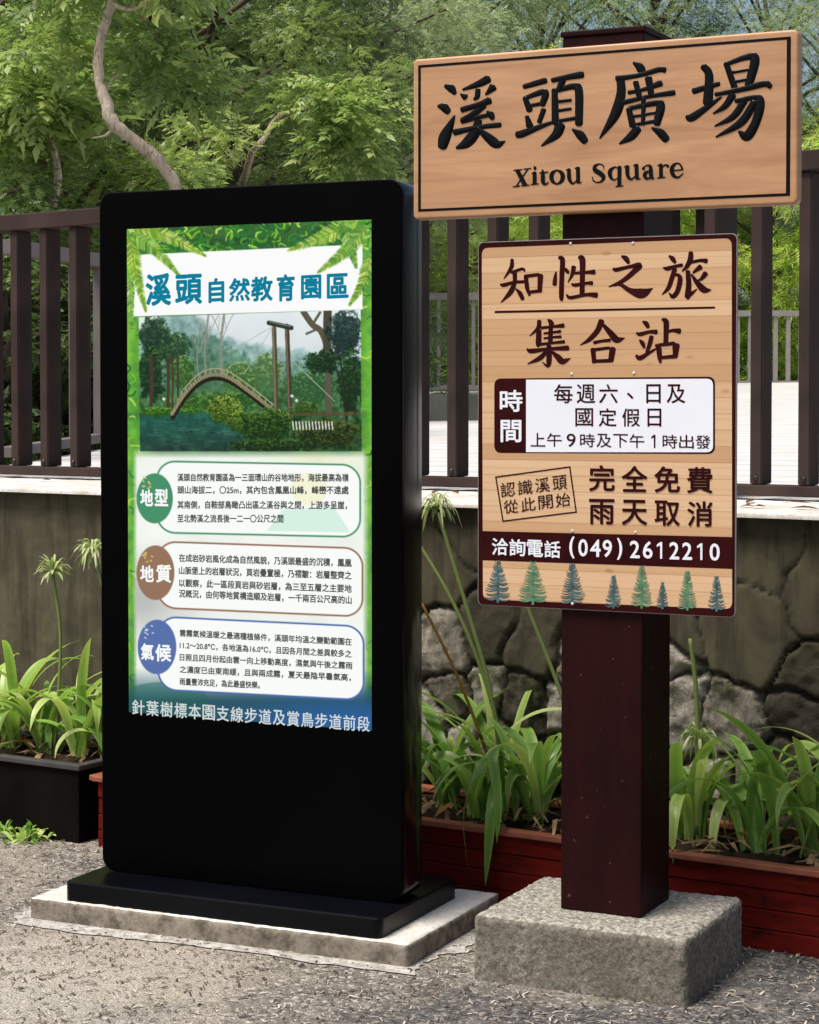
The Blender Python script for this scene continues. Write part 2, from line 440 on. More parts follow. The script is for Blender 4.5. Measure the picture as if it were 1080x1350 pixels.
leafmat('umbel', [(0.0, (0.20, 0.30, 0.08)), (0.6, (0.42, 0.50, 0.20)), (1.0, (0.66, 0.64, 0.44))], 0.5, 0.3)
leafmat('hill_forest', [(0.1, (0.05, 0.075, 0.045)), (0.9, (0.12, 0.15, 0.09))], 0.9, 0.05, False)
def emit(name, col, s=1.0):
    def f(t):
        e = t.n('ShaderNodeEmission', {'Color': tuple(lin(col)) + (1,), 'Strength': s})
        t.t.links.new(e.outputs[0], t.out.inputs['Surface'])
    mk(name, f)
GLOW = 0.74
emit('lit_white', (244, 246, 244), GLOW)
emit('lit_teal', (14, 124, 152), GLOW)
emit('lit_grey', (78, 84, 80), GLOW)
emit('lit_silver', (205, 214, 214), GLOW)
def f(t):
    a = t.n('ShaderNodeAttribute', attribute_name='Col').outputs['Color']
    e = t.n('ShaderNodeEmission', {'Color': a, 'Strength': GLOW})
    g = t.n('ShaderNodeBsdfGlossy', {'Color': (1, 1, 1, 1), 'Roughness': 0.12})
    m = t.n('ShaderNodeMixShader', {0: 0.025, 1: e.outputs[0], 2: g.outputs[0]})
    t.t.links.new(m.outputs[0], t.out.inputs['Surface'])
mk('screen_picture', f)

# ------------------------------------------------------------------ lettering
_tc = {}
ONE = (np.array([(.62, 0, 0), (1, 0, 0), (1, 1, 0), (.66, 1, 0), (0, .83, 0), (0, .70, 0), (.62, .80, 0)], float), [(0, 1, 2, 6), (6, 2, 3), (6, 3, 4, 5)])
def glyphs(s):
    if s in _tc: return _tc[s]
    c = bpy.data.curves.new('lettering', 'FONT'); c.body = s; c.size = 1.0; c.resolution_u = 3
    o = bpy.data.objects.new('lettering', c); COL.objects.link(o)
    bpy.context.view_layer.update()
    me = bpy.data.meshes.new_from_object(o.evaluated_get(bpy.context.evaluated_depsgraph_get()))
    V = np.array([v.co[:] for v in me.vertices]); F = [tuple(p.vertices) for p in me.polygons]
    bpy.data.objects.remove(o); bpy.data.curves.remove(c); bpy.data.meshes.remove(me)
    lo, hi = V.min(0), V.max(0)
    V = (V - lo) / np.maximum(hi - lo, 1e-6)
    _tc[s] = (V, F); return _tc[s]
def lettering(fr, b, s, bl, br, tl, mat, parent, off=0.0006, bold=0.0, name='lettering', mb=None):
    """fit the string into the parallelogram bl, br, tl (measured on the photograph, laid on the plane b);
    bold thickens the strokes by that share of the height"""
    V, F = (ONE if s == '1' else glyphs(s))
    P = np.array(fr.at(*bl, b)); Q = np.array(fr.at(*br, b)) - P; R = np.array(fr.at(*tl, b)) - P
    hh = np.linalg.norm(R); e = bold*hh
    ww = np.linalg.norm(Q); sx = max(0.2, 1 - 2*e/ww); sy = 1 - 2*e/hh
    X = P + ((V[:, :1]-.5)*sx+.5) * Q + ((V[:, 1:2]-.5)*sy+.5) * R
    m = mb or MB()
    shifts = [(0, 0)] if bold == 0 or s == '1' else [(0, 0), (e, 0), (-e, 0), (0, e), (0, -e), (.7*e, .7*e), (-.7*e, .7*e), (.7*e, -.7*e), (-.7*e, -.7*e)]
    for k, (dx, dz) in enumerate(shifts):
        m.add([(x+dx, b - off - k*0.00003, z+dz) for x, z in X], F)
    if mb is None: return m.build(name, mat, parent)
def patch(fr, b, pts, mat, parent, name, off=0.0004, r=0.0, th=0.0):
    """flat patch with corners given bl, br, tr, tl (photograph), rounded by r metres"""
    P = [Vector(fr.at(x, y, b)) for x, y in pts]
    if hasattr(r, '__len__') or r > 0:
        out = []
        n = len(P); rr = r if hasattr(r, '__len__') else (r,) * n
        for i in range(n):
            p, a, c = P[i], P[i-1], P[(i+1) % n]
            if rr[i] <= 0: out.append(p); continue
            q0 = p + (a-p).normalized()*rr[i]; q1 = p + (c-p).normalized()*rr[i]
            for k in range(7):
                t = k/6; out.append((1-t)**2*q0 + 2*t*(1-t)*p + t*t*q1)
        P = out
    m = MB(); m.add([(p.x, b - off, p.y) for p in P], [tuple(range(len(P)))])
    return m.build(name, mat, parent)
def catmull(P, n=6):
    P = np.array(P, float)
    if len(P) < 3: 
        t = np.linspace(0, 1, n+1)[:, None]; return P[0]*(1-t) + P[1]*t
    E = np.vstack([2*P[0]-P[1], P, 2*P[-1]-P[-2]]); out = []
    for i in range(1, len(E)-2):
        for k in range(n):
            t = k/n
            out.append(0.5*((2*E[i]) + (-E[i-1]+E[i+1])*t + (2*E[i-1]-5*E[i]+4*E[i+1]-E[i+2])*t*t + (-E[i-1]+3*E[i]-3*E[i+1]+E[i+2])*t**3))
    out.append(E[-2]); return np.array(out)
def brush(mb, fr, b, strokes, org, sc, rise=0.0, off=0.0006, fat=1.0):
    """brush strokes ((x,y,width),...) read off a x sc enlargement whose corner is org"""
    for si, st in enumerate(strokes):
        C = catmull(st, 6)
        C[:, 2] = np.maximum(C[:, 2], 2) * fat
        P2 = C[:, :2]; d = np.gradient(P2, axis=0); d /= np.maximum(np.linalg.norm(d, axis=1, keepdims=True), 1e-6)
        nrm = np.stack([-d[:, 1], d[:, 0]], 1)
        rows = []
        # rounded ends
        def caps(i, sgn):
            w = C[i, 2]/2; L = []
            for k in (0.35, 0.7, 0.95) if sgn > 0 else (0.95, 0.7, 0.35):
                L.append((P2[i] + d[i]*sgn*w*0.62*k, w*math.sqrt(max(0, 1-k*k)) ))
            return L
        seq = [(p, w, nrm[0]) for p, w in caps(0, -1)] + [(P2[i], C[i, 2]/2, nrm[i]) for i in range(len(C))] + [(p, w, nrm[-1]) for p, w in caps(len(C)-1, 1)]
        hgt = rise * (0.92 + 0.16*((si*37) % 10)/10)
        prof = ((-1, 0), (-0.80, 1.0), (0, 1.02), (0.80, 1.0), (1, 0)) if rise > 0 else ((-1, 0), (1, 0))
        k = len(prof); vs, fs = [], []
        for p, w, nn in seq:
            for o, h in prof:
                q = (p + nn*w*o)/sc + np.array(org)
                a, z = fr.at(q[0], q[1], b)
                vs.append((a, b - off - 0.00004*(si % 12) - hgt*h*min(1.0, w/9.0), z))
        for i in range(len(seq)-1):
            for j in range(k-1):
                fs.append((i*k+j, i*k+j+1, (i+1)*k+j+1, (i+1)*k+j))
        mb.add(vs, fs)

# ================================================================== FRAMES
KF = Frame(-0.8581, 5.0758, -0.4369)     # kiosk
PF = Frame(0.3409, 4.6205, -0.4535)      # signpost
WF = Frame(0.0, 5.85, -0.5672)           # garden wall, planters, fence
SLAB_T, BASE_T = 0.0546, 0.1029
LEDGE = 1.0106

# ================================================================== GROUND
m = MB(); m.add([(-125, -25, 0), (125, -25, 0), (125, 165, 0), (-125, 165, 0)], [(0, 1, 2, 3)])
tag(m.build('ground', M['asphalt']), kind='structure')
def patch_ground():
    # washed-out cement skirt round the slab, as an uneven sheet
    fr = KF; pts = []
    n = 420; g = np.random.default_rng(3); w1 = noise2(2, n, (2, 26), 5, 4)[0]; w2 = noise2(2, n, (2, 140), 6, 2)[0]
    x0, x1, y0, y1 = -0.14, 1.01, -0.075, 0.58
    per = []
    for i in range(n):
        t = i/n*4; s = int(t); q = t - s
        p = [(x0+(x1-x0)*q, y0), (x1, y0+(y1-y0)*q), (x1-(x1-x0)*q, y1), (x0, y1-(y1-y0)*q)][s]
        per.append(p)
    vs = []
    for i, p in enumerate(per):
        c = (0.42, 0.24); k = 0.98 + 0.22*(w1[i]-.5) + 0.025*(w2[i]-.5)
        vs.append((c[0]+(p[0]-c[0])*k, c[1]+(p[1]-c[1])*k, 0.003))
    m = MB(); m.add(vs, [tuple(range(n))])
    o = m.build('pavement', M['cement']); o.location = fr.o; o.rotation_euler = (0, 0, fr.yaw)
    tag(o, kind='structure')
patch_ground()

def litter(name, n, region, mat, label, zmin=0.002, ln=(0.006, 0.028), wd=(0.0015, 0.005), tint=None):
    """needles, chips and grit lying on the ground, one mass nobody could count"""
    x0, x1, y0, y1 = region
    g = np.random.default_rng(hash(name) % 1000 if False else len(name)*17)
    x = g.uniform(x0, x1, n); y = g.uniform(y0, y1, n)
    a = g.uniform(0, math.pi*2, n); L = g.uniform(*ln, n); W = g.uniform(*wd, n); h = g.uniform(0.001, 0.006, n)
    ca, sa = np.cos(a), np.sin(a)
    V = np.zeros((n, 6, 3))
    bend = g.normal(0, 0.3, n)
    for i, (u, v, w) in enumerate(((-.5, -.5, 0), (-.5, .5, 0), (0, -.5, 1), (0, .5, 1), (.5, -.5, 0), (.5, .5, 0))):
        lx = u*L; ly = v*W + (bend*L*0.5 if i in (2, 3) else 0)
        V[:, i, 0] = x + lx*ca - ly*sa; V[:, i, 1] = y + lx*sa + ly*ca; V[:, i, 2] = zmin + w*h + 0.0006*v
    F = (np.array([[0, 2, 3, 1], [2, 4, 5, 3]])[None] + (np.arange(n)*6)[:, None, None]).reshape(-1, 4)
    me = np_mesh(name, V.reshape(-1, 3), F, {'tint': ('FLOAT', np.repeat(g.random(n), 6))})
    return tag(link(name, me, M[mat]), label, None, kind='stuff')
def f(t):
    a = t.n('ShaderNodeAttribute', attribute_name='tint').outputs['Fac']
    t.pbr(t.ramp(a, [(0.0, (0.03, 0.028, 0.026)), (0.35, (0.11, 0.09, 0.07)), (0.7, (0.25, 0.20, 0.15)), (1.0, (0.50, 0.46, 0.40))]), 0.85, 0.2)
mk('litter', f)
litter('ground_litter', 16000, (-1.6, 1.6, 3.6, 6.6), 'litter', 'dry needles and grit scattered over the grey asphalt')

# ================================================================== KIOSK SLAB
def rough_box(name, x0, x1, y0, y1, z0, z1, res, amp, chip, seed, mat_top, mat_side, parent, round_=0.01):
    bm = bmesh.new()
    nx, ny, nz = [max(2, int(round((q)/res))) for q in (x1-x0, y1-y0, z1-z0)]
    import itertools
    idx = {}
    g = np.random.default_rng(seed)
    def vert(i, j, k):
        key = (i, j, k)
        if key in idx: return idx[key]
        p = np.array([x0+(x1-x0)*i/nx, y0+(y1-y0)*j/ny, z0+(z1-z0)*k/nz])
        # round towards an inset box
        lo = np.array([x0, y0, z0-1]) + round_; hi = np.array([x1, y1, z1]) - round_
        q = np.clip(p, lo, hi); d = p - q; L = np.linalg.norm(d)
        nedge = (abs(d) > 1e-6).sum()
        if L > 1e-6:
            r = round_
            if nedge > 1: r = round_ - abs(g.normal(0, chip))
            p = q + d/L*r
            p = p + d/L*g.normal(0, amp)
        idx[key] = bm.verts.new(p); return idx[key]
    def face(a, b, c, d, mi):
        fc = bm.faces.new((a, b, c, d)); fc.material_index = mi; fc.smooth = True
    for i in range(nx):
        for k in range(nz):
            face(vert(i,0,k), vert(i+1,0,k), vert(i+1,0,k+1), vert(i,0,k+1), 1)
            face(vert(i,ny,k), vert(i,ny,k+1), vert(i+1,ny,k+1), vert(i+1,ny,k), 1)
    for j in range(ny):
        for k in range(nz):
            face(vert(0,j,k), vert(0,j,k+1), vert(0,j+1,k+1), vert(0,j+1,k), 1)
            face(vert(nx,j,k), vert(nx,j+1,k), vert(nx,j+1,k+1), vert(nx,j,k+1), 1)
    for i in range(nx):
        for j in range(ny):
            face(vert(i,j,nz), vert(i+1,j,nz), vert(i+1,j+1,nz), vert(i,j+1,nz), 0)
    me = bpy.data.meshes.new(name); bm.to_mesh(me); bm.free()
    return link(name, me, None, parent, mats=[mat_top, mat_side])
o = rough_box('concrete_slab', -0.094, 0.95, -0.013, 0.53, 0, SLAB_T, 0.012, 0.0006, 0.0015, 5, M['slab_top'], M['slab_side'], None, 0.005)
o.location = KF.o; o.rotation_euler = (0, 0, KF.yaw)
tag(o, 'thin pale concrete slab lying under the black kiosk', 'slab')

# ================================================================== KIOSK
kiosk = tag(empty('information_kiosk', KF.o, KF.yaw), 'tall black digital kiosk with a lit park information screen', 'kiosk')
KB = 0.1382
# base plate: rounded rectangle lying flat
bp = MB(); rr = rrect(0, 0.872, 0, 0.444, 0.02, 6)
n = len(rr); vs = []
for ins, z in ((0, SLAB_T+0.0005), (0, BASE_T-0.004), (0.0012, BASE_T-0.0012), (0.004, BASE_T)):
    for x, y in rr:
        cx, cy = 0.436, 0.222
        vs.append((x - ins*np.sign(x-cx), y - ins*np.sign(y-cy), z))
fs = [(j*n+i, j*n+(i+1) % n, (j+1)*n+(i+1) % n, (j+1)*n+i) for j in range(3) for i in range(n)] + [tuple(3*n+i for i in range(n))]
bp.add(vs, fs); bp.build('base_plate', M['black_base'], kiosk)
K0, K1, KZ0, KZ1 = 0.0216, 0.8625, BASE_T+0.001, 1.815
m = MB(); slab(m, rrect(K0+0.002, K1-0.002, KZ0+0.001, KZ1-0.001, 0.034, 10), KB+0.0185, KB+0.128, 0.003, 2, 0.012)
m.build('body', M['black_shell'], kiosk, True)
m = MB(); slab(m, rrect(K0, K1, KZ0, KZ1, 0.036, 10), KB, KB+0.016, 0.0035, 3, 0.001)
m.build('front_panel', M['black_metal'], kiosk, False)
m = MB(); slab(m, rrect(K0+0.006, K1-0.006, KZ0+0.006, KZ1-0.006, 0.03, 8), KB+0.0155, KB+0.019, 0)
m.build('gasket', M['black_paint'], kiosk)

# ---- the lit picture on the screen, painted point by point in the plane of the display
S0, S1, SZ0, SZ1 = 0.1041, 0.7837, 0.5116, 1.7218
RW, RH = 400, 712
aa = np.linspace(S0, S1, RW); zz = np.linspace(SZ1, SZ0, RH)
AA, ZZ = np.meshgrid(aa, zz)
SB = KB - 0.0006
Wp = KF.o + AA[..., None]*KF.A + SB*KF.B + ZZ[..., None]*np.array([0, 0, 1.0])
PP = proj(Wp); PX, PY = PP[..., 0], PP[..., 1]
img = np.zeros((RH, RW, 3))
def paint(mask, col):
    mk_ = np.clip(mask, 0, 1)[..., None]
    img[:] = img*(1-mk_) + np.asarray(col, float)*mk_
def band(v, lo, hi):                       # soft step
    return np.clip((v-lo)/(hi-lo), 0, 1)
def seg(p, q, w0, w1, col, soft=0.6, op=1.0):
    x0, x1 = min(p[0], q[0])-max(w0, w1)-2, max(p[0], q[0])+max(w0, w1)+2
    y0, y1 = min(p[1], q[1])-max(w0, w1)-2, max(p[1], q[1])+max(w0, w1)+2
    ys, xs = np.nonzero((PX > x0) & (PX < x1) & (PY > y0) & (PY < y1))
    if len(ys) == 0: return
    r0, r1, c0, c1 = ys.min(), ys.max()+1, xs.min(), xs.max()+1
    X, Y = PX[r0:r1, c0:c1], PY[r0:r1, c0:c1]
    dx, dy = q[0]-p[0], q[1]-p[1]; L2 = dx*dx+dy*dy+1e-9
    t = np.clip(((X-p[0])*dx+(Y-p[1])*dy)/L2, 0, 1)
    dist = np.hypot(X-p[0]-t*dx, Y-p[1]-t*dy)
    w = (w0+(w1-w0)*t)/2
    a = np.clip((w-dist)/soft+0.5, 0, 1)[..., None]*op
    img[r0:r1, c0:c1] = img[r0:r1, c0:c1]*(1-a) + np.asarray(col, float)*a
def pl(points, w, col, op=1.0):
    C = catmull([(x, y, 0) for x, y in points], 5)
    for i in range(len(C)-1): seg(C[i, :2], C[i+1, :2], w, w, col, op=op)
def ell(cx, cy, rx, ry):
    return np.clip((1-np.hypot((PX-cx)/rx, (PY-cy)/ry))*min(rx, ry)+0.5, 0, 1)
def quadmask(tl, tr, br, bl):
    mk_ = np.ones_like(PX); P = [tl, tr, br, bl]
    for i in range(4):
        p, q = P[i], P[(i+1) % 4]
        d = ((q[0]-p[0])*(PY-p[1]) - (q[1]-p[1])*(PX-p[0]))/math.hypot(q[0]-p[0], q[1]-p[1])
        mk_ *= np.clip(d+0.5, 0, 1)
    return mk_
def rbox(tl, tr, br, bl, r):
    """signed distance of a rounded box that leans with its corners"""
    cx = (tl[0]+tr[0]+br[0]+bl[0])/4; hw = (tr[0]-tl[0]+br[0]-bl[0])/4
    t = np.clip((PX-tl[0])/(tr[0]-tl[0]), 0, 1)
    top = tl[1]+(tr[1]-tl[1])*t; bot = bl[1]+(br[1]-bl[1])*t
    cy = (top+bot)/2; hh = (bot-top)/2
    qx = np.abs(PX-cx)-hw+r; qy = np.abs(PY-cy)-hh+r
    return np.hypot(np.maximum(qx, 0), np.maximum(qy, 0)) + np.minimum(np.maximum(qx, qy), 0) - r
N1 = noise2(RH, RW, (16, 9), 1); N2 = noise2(RH, RW, (60, 34), 2); N3 = noise2(RH, RW, (130, 75), 3, 3)
R = np.random.default_rng(11)
# leafy ground colour everywhere
gl = band(np.abs(PX-330), 120, 162)
img[:] = np.stack([20+50*N1+60*gl*N2+30*gl, 70+70*(N2-.3)+40*N1+70*gl, 26+30*N3+22*gl], -1)
for _ in range(330):
    x, y = (R.uniform(166, 490), R.uniform(284, 335)) if R.random() < 0.8 else (R.choice([R.uniform(166, 184), R.uniform(474, 492)]), R.uniform(330, 960))
    a = R.uniform(0, 6.28); l = R.uniform(5, 17)
    c = [(24, 92, 32), (130, 190, 40), (80, 150, 40), (14, 70, 40), (190, 220, 90), (40, 120, 60)][R.integers(6)]
    pl([(x, y), (x+l*0.5*math.cos(a)+R.normal(0, 2), y+l*0.5*math.sin(a)), (x+l*math.cos(a+.5), y+l*math.sin(a+.5))], R.uniform(1, 3), c, 0.55)
# pale paper middle
paper = np.stack([248-22*N1, 250-18*N1, 245-22*N1], -1)
mid = band(PX, 175, 181)*band(-PX, -487, -478)*band(PY, 590, 604)
img[:] = img*(1-mid[..., None]) + paper*mid[..., None]
g_ = np.exp(-(((PX-180)/70)**2+((PY-790)/45)**2))
paint(g_*0.6*mid, (150, 152, 152))
paint(np.exp(-(((PX-420)/60)**2+((PY-612)/22)**2))*0.4*mid, (226, 226, 160))
# foot of the picture sinks into dark blue green
ft = band(PY, 880, 925)
paint(ft*0.9, (14, 62, 74)); paint(band(PY, 905, 945)*band(PX, 250, 400), (32, 90, 150))
paint(ell(215, 925, 60, 26)*0.5, (30, 98, 92))
# white heading band
head = quadmask((176, 336), (478, 322), (478, 408), (176, 417))
paint(head, (247, 248, 247))
# photograph of the arched bridge
ph = quadmask((183, 418), (475.5, 408), (477, 595), (184.5, 595))
keep = img.copy()
def zp(x, y): return (x/2.4545+120, y/2.4545+230)
ty = np.clip((PY-410)/185, 0, 1)
img[:] = np.stack([224-50*ty+14*(N1-.5), 230-44*ty+14*(N1-.5), 231-44*ty+14*(N1-.5)], -1)
def ridge(h, c0, c1, soft=5):
    m_ = band(PY-h, 0, soft); k = band(PY-h, 0, 60)[..., None]
    c = np.asarray(c0)*(1-k)+np.asarray(c1)*k+(N3[..., None]-.5)*46+(N2[..., None]-.5)*50
    img[:] = img*(1-m_[..., None])+c*m_[..., None]
ridge(446-46*np.exp(-((PX-235)/44)**2)+0.13*np.maximum(PX-300, 0)+10*(N2-.5), (158, 184, 184), (120, 158, 148), 8)
ridge(478-40*np.exp(-((PX-260)/60)**2)-14*np.exp(-((PX-440)/40)**2)+16*(N3-.5), (112, 150, 136), (72, 112, 84))
ridge(512-14*np.exp(-((PX-380)/40)**2)+22*(N3-.5), (84, 126, 80), (44, 84, 50))
def blob(cx, cy, rx, ry, n, dark, light, smin=.8, smax=2.6):
    """a leafy mass: ragged dark body, then flecks that lighten towards its top"""
    rr = np.hypot((PX-cx)/rx, (PY-cy)/ry)+.75*(N3-.5)+.5*(N2-.5)
    paint(band(-rr, -1.0, -.82)*.92, dark)
    for _ in range(n):
        r = math.sqrt(R.random())*1.02; a = R.uniform(0, 6.28); x = cx+rx*r*math.cos(a); y = cy+ry*r*math.sin(a)
        t = np.clip(R.normal(.42-.4*(y-cy)/ry, .26), 0, 1); c = np.array(dark)*(1-t)+np.array(light)*t
        q = R.uniform(0, 3.14); l = R.uniform(smin, smax)
        seg((x-l*math.cos(q), y-l*math.sin(q)*.6), (x+l*math.cos(q), y+l*math.sin(q)*.6), R.uniform(1, 2.2), .7, c, .8, .8)
for x, y0, y1, w in ((272, 414, 500, 2.6), (293, 410, 505, 3.4), (262, 428, 500, 1.8)):
    pl([(x, y1), (x-2, (y0+y1)/2), (x+3, y0)], w, (140, 142, 130), .85)
    for q in (-1, 1):
        pl([(x, y0+38), (x+q*8, y0+17), (x+q*17, y0)], 1.1, (150, 152, 142), .8); pl([(x+q*5, y0+25), (x+q*3, y0+8)], .8, (156, 158, 150), .8)
blob(204, 446, 22, 30, 260, (24, 52, 40), (86, 124, 82)); blob(232, 462, 20, 24, 220, (34, 66, 46), (104, 140, 90)); blob(200, 492, 20, 36, 260, (20, 50, 34), (80, 122, 66)); blob(240, 490, 17, 22, 200, (48, 90, 46), (140, 176, 96))
for x, w in ((199, 5), (221, 3.6), (227, 2.4), (234, 2.6)): pl([(x, 470), (x+1, 505), (x, 543)], w, (74, 64, 50))
blob(318, 500, 26, 24, 240, (64, 104, 60), (164, 190, 112)); blob(352, 488, 22, 22, 200, (74, 112, 70), (170, 194, 122)); blob(408, 510, 40, 22, 260, (52, 92, 56), (126, 166, 106)); blob(300, 530, 50, 14, 220, (40, 84, 42), (118, 156, 74)); blob(255, 532, 24, 10, 120, (46, 88, 40), (126, 162, 72))
pl([(400, 411), (412, 428), (424, 438), (432, 468), (433, 545)], 8, (96, 92, 76)); pl([(412, 428), (422, 412)], 3.6, (100, 96, 80)); pl([(432, 411), (431, 480)], 11, (78, 76, 62)); pl([(418, 434), (404, 440)], 3, (96, 92, 76))
blob(455, 442, 23, 34, 420, (18, 42, 40), (80, 112, 104)); blob(424, 478, 24, 16, 220, (16, 44, 28), (76, 116, 70)); blob(462, 505, 16, 46, 300, (18, 48, 28), (74, 118, 64))
for x0, x1 in ((455, 448), (460, 470), (452, 440)): pl([(457, 560), (x0, 520), (x1, 470)], 1.8, (40, 44, 34), .9)
pond = band(PY, 541, 546)*band(-PX, -352, -312)
img[:] = img*(1-pond[..., None])+np.stack([18+40*N2, 72+44*N2+20*(N3-.5)-26*band(PY, 560, 595), 60+40*N2-20*band(PY, 560, 595)], -1)*pond[..., None]
for _ in range(90):
    x, y = R.uniform(186, 310), R.uniform(552, 594); seg((x, y), (x+R.uniform(4, 16), y+.5), .9, .5, (96, 146, 128) if R.random() < .5 else (14, 48, 38), .8, .5)
blob(208, 543, 26, 6, 130, (34, 82, 26), (128, 176, 62)); blob(250, 541, 18, 4, 60, (40, 88, 32), (130, 172, 70))
arch = [zp(262, 775), zp(300, 715), zp(345, 668), zp(395, 648), zp(450, 660), zp(515, 705), zp(575, 752), zp(630, 800)]
pl([(x+1, y+4.5) for x, y in arch], 6, (34, 36, 26)); pl(arch, 4.4, (150, 142, 112))
pl([(x, y-8) for x, y in arch[1:]], 1.3, (176, 168, 138))
C = catmull([(x, y, 0) for x, y in arch], 6)
for i in range(3, len(C), 2): seg((C[i, 0], C[i, 1]+1), (C[i, 0], C[i, 1]-9), 1.4, 1.4, (158, 150, 122))
for i in range(2, len(C), 1): seg((C[i, 0]-.8, C[i, 1]-1.5), (C[i, 0]+.8, C[i, 1]+2), .9, .9, (96, 90, 68), .6, .7)
for dx, cA, cB in ((0, (128, 118, 96), (84, 76, 60)), (42, (118, 104, 84), (72, 62, 48))):
    pl([zp(592+dx, 490), zp(597+dx*1.02, 640), zp(600+dx*1.06, 792)], 6, cB); pl([zp(589+dx, 490), zp(594+dx*1.02, 640), zp(597+dx*1.06, 792)], 2.6, cA)
pl([zp(576, 480), zp(612, 488), zp(648, 496)], 6.4, (46, 58, 50)); pl([zp(578, 476), zp(612, 484), zp(646, 491)], 1.8, (110, 124, 112))
for q in (zp(470, 560), zp(500, 640)): seg(zp(588, 492), q, .8, .6, (168, 172, 168))
seg(zp(648, 600), zp(790, 735), 1.1, .8, (176, 182, 174))
blob(296, 540, 24, 18, 330, (44, 76, 24), (176, 190, 84)); blob(318, 556, 20, 14, 200, (36, 66, 22), (150, 176, 70)); blob(352, 562, 40, 24, 480, (20, 52, 20), (116, 152, 62)); blob(432, 572, 46, 20, 480, (26, 46, 20), (118, 124, 62)); blob(362, 588, 64, 9, 300, (16, 42, 18), (92, 128, 58)); blob(402, 540, 20, 10, 140, (40, 70, 30), (124, 146, 70))
pl([(392, 546), (430, 546), (474, 545)], 5, (96, 80, 56), .6)
for i in range(13): seg((386+i*4.3, 556), (387+i*4.3, 566), 1.6, 1.6, (222, 224, 212), op=.95)
for x, y in ((385, 522), (391, 528), (216, 526)): paint(ell(x, y, 2, 2), (214, 220, 214))
img = np.clip(img, 0, 255); img = 255*np.clip((img/255)**1.12*1.03, 0, 1)
img[:] = keep*(1-ph[..., None]) + img*ph[..., None]
# text panels
for tl, tr, br, bl, col in (((207, 608), (475, 613), (475, 708), (207, 702), (62, 142, 98)), ((208, 714), (478, 723), (478, 813), (208, 801), (146, 104, 80)), ((209, 813), (480, 826), (479, 923), (209, 909), (70, 104, 170))):
    d = rbox(tl, tr, br, bl, 24)
    paint(band(-d, -.6, .6), (246, 248, 246)); 
    if col[1] == 142:
        paint(band(-d, 1, 3)*quadmask((372, 672), (440, 668), (462, 702), (352, 700))*.7, (196, 232, 214)); paint(band(-d, 1, 3)*ell(408, 645, 24, 22)*.5, (236, 234, 180))
    paint(band(-np.abs(d), -1.7, -.7), col)
for cx, cy, rx, ry, col in ((204, 657, 24, 33, (66, 142, 102)), (205, 755, 25, 36, (146, 112, 90)), (207, 853, 25.5, 36, (84, 110, 168))):
    paint(ell(cx, cy, rx, ry), col)
    for _ in range(9):
        x, y = cx-12+R.normal(0, 6), cy-21+R.normal(0, 4); seg((x, y), (x+1.5, y+.6), 1.6, 1.4, (232, 200, 110) if col[2] < 150 else (210, 220, 225))
# ferns
def fern(base, via, tip, ll, cols):
    C = catmull([(base[0], base[1], 0), (via[0], via[1], 0), (tip[0], tip[1], 0)], 11)[:, :2]
    n = len(C)
    for i in range(n-1):
        for sub in (0, .5):
            p = C[i]*(1-sub)+C[i+1]*sub; d = C[min(i+1, n-1)]-C[max(i-1, 0)]; d = d/np.linalg.norm(d)
            t = (i+sub)/n; l = ll*(1-t)**.75*min(1, .5+3*t)
            for s in (-1, 1):
                nn = np.array([-d[1], d[0]])*s
                q = p + (nn*.86+d*.5)*l*R.uniform(.9, 1.08); c = np.array(cols[R.integers(len(cols))])
                seg(p, q, 3.9, .9, c*R.uniform(.8, 1.1), .8, .97)
                seg(p, p*.3+q*.7, .8, .5, c*.62, .8, .6)
    for i in range(n-1): seg(C[i], C[i+1], 1.3, 1.1, (120, 150, 50))
def zq(x, y): return (x/6.353+160, y/6.353+280)
def zr(x, y): return (x/6.353+330, y/6.353+280)
YG = [(164, 204, 66), (130, 184, 52), (198, 222, 104), (106, 164, 50), (222, 230, 140)]
GG = [(104, 168, 62), (140, 194, 84), (72, 140, 54), (176, 214, 118)]
fern(zq(60, 120), zq(360, 190), zq(715, 368), 17, YG); fern(zq(90, 180), zq(290, 320), zq(490, 532), 14, GG+YG[:2]); fern(zq(70, 210), zq(120, 500), zq(208, 838), 15, YG[:4]); fern(zq(70, 560), zq(78, 760), zq(90, 1000), 8, GG)
fern(zr(900, 60), zr(620, 200), zr(312, 322), 17, YG+GG); fern(zr(960, 130), zr(790, 330), zr(560, 508), 15, GG+YG[1:4]); fern(zr(1000, 380), zr(950, 580), zr(828, 782), 13, YG[1:4]+GG); fern(zr(760, 40), zr(830, 260), zr(890, 470), 14, GG)
img = np.clip(img, 0, 255)
Vv = np.stack([AA, np.full_like(AA, SB), ZZ], -1).reshape(-1, 3)
ii = np.arange(RH*RW).reshape(RH, RW)
Ff = np.stack([ii[:-1, :-1], ii[1:, :-1], ii[1:, 1:], ii[:-1, 1:]], -1).reshape(-1, 4)
colr = np.concatenate([lin(img).reshape(-1, 3), np.ones((RH*RW, 1))], 1)
me = np_mesh('screen', Vv, Ff, {'Col': ('FLOAT_COLOR', colr)})
screen = link('screen', me, M['screen_picture'], kiosk)
def lt(s, bl, br, tl, mat, bold=0.0, name='lettering', mb=None):
    return lettering(KF, SB, s, bl, br, tl, M[mat], screen, 0.0006, bold, name, mb)
hd = MB()
for ch, x0, x1, yt, yb in (('溪', 192, 226, 361, 404), ('頭', 231, 267, 362, 402), ('自', 275, 296, 367, 400), ('然', 302, 330, 367, 398), ('教', 331, 360, 365, 398), ('育', 365, 389, 362, 398), ('園', 397, 424, 363, 395), ('區', 431, 460, 361, 394)):
    lt(ch, (x0, yb), (x1, yb-1.3), (x0, yt), 'lit_teal', 0.034, mb=hd)
hd.build('heading', M['lit_teal'], screen)
mm = MB()
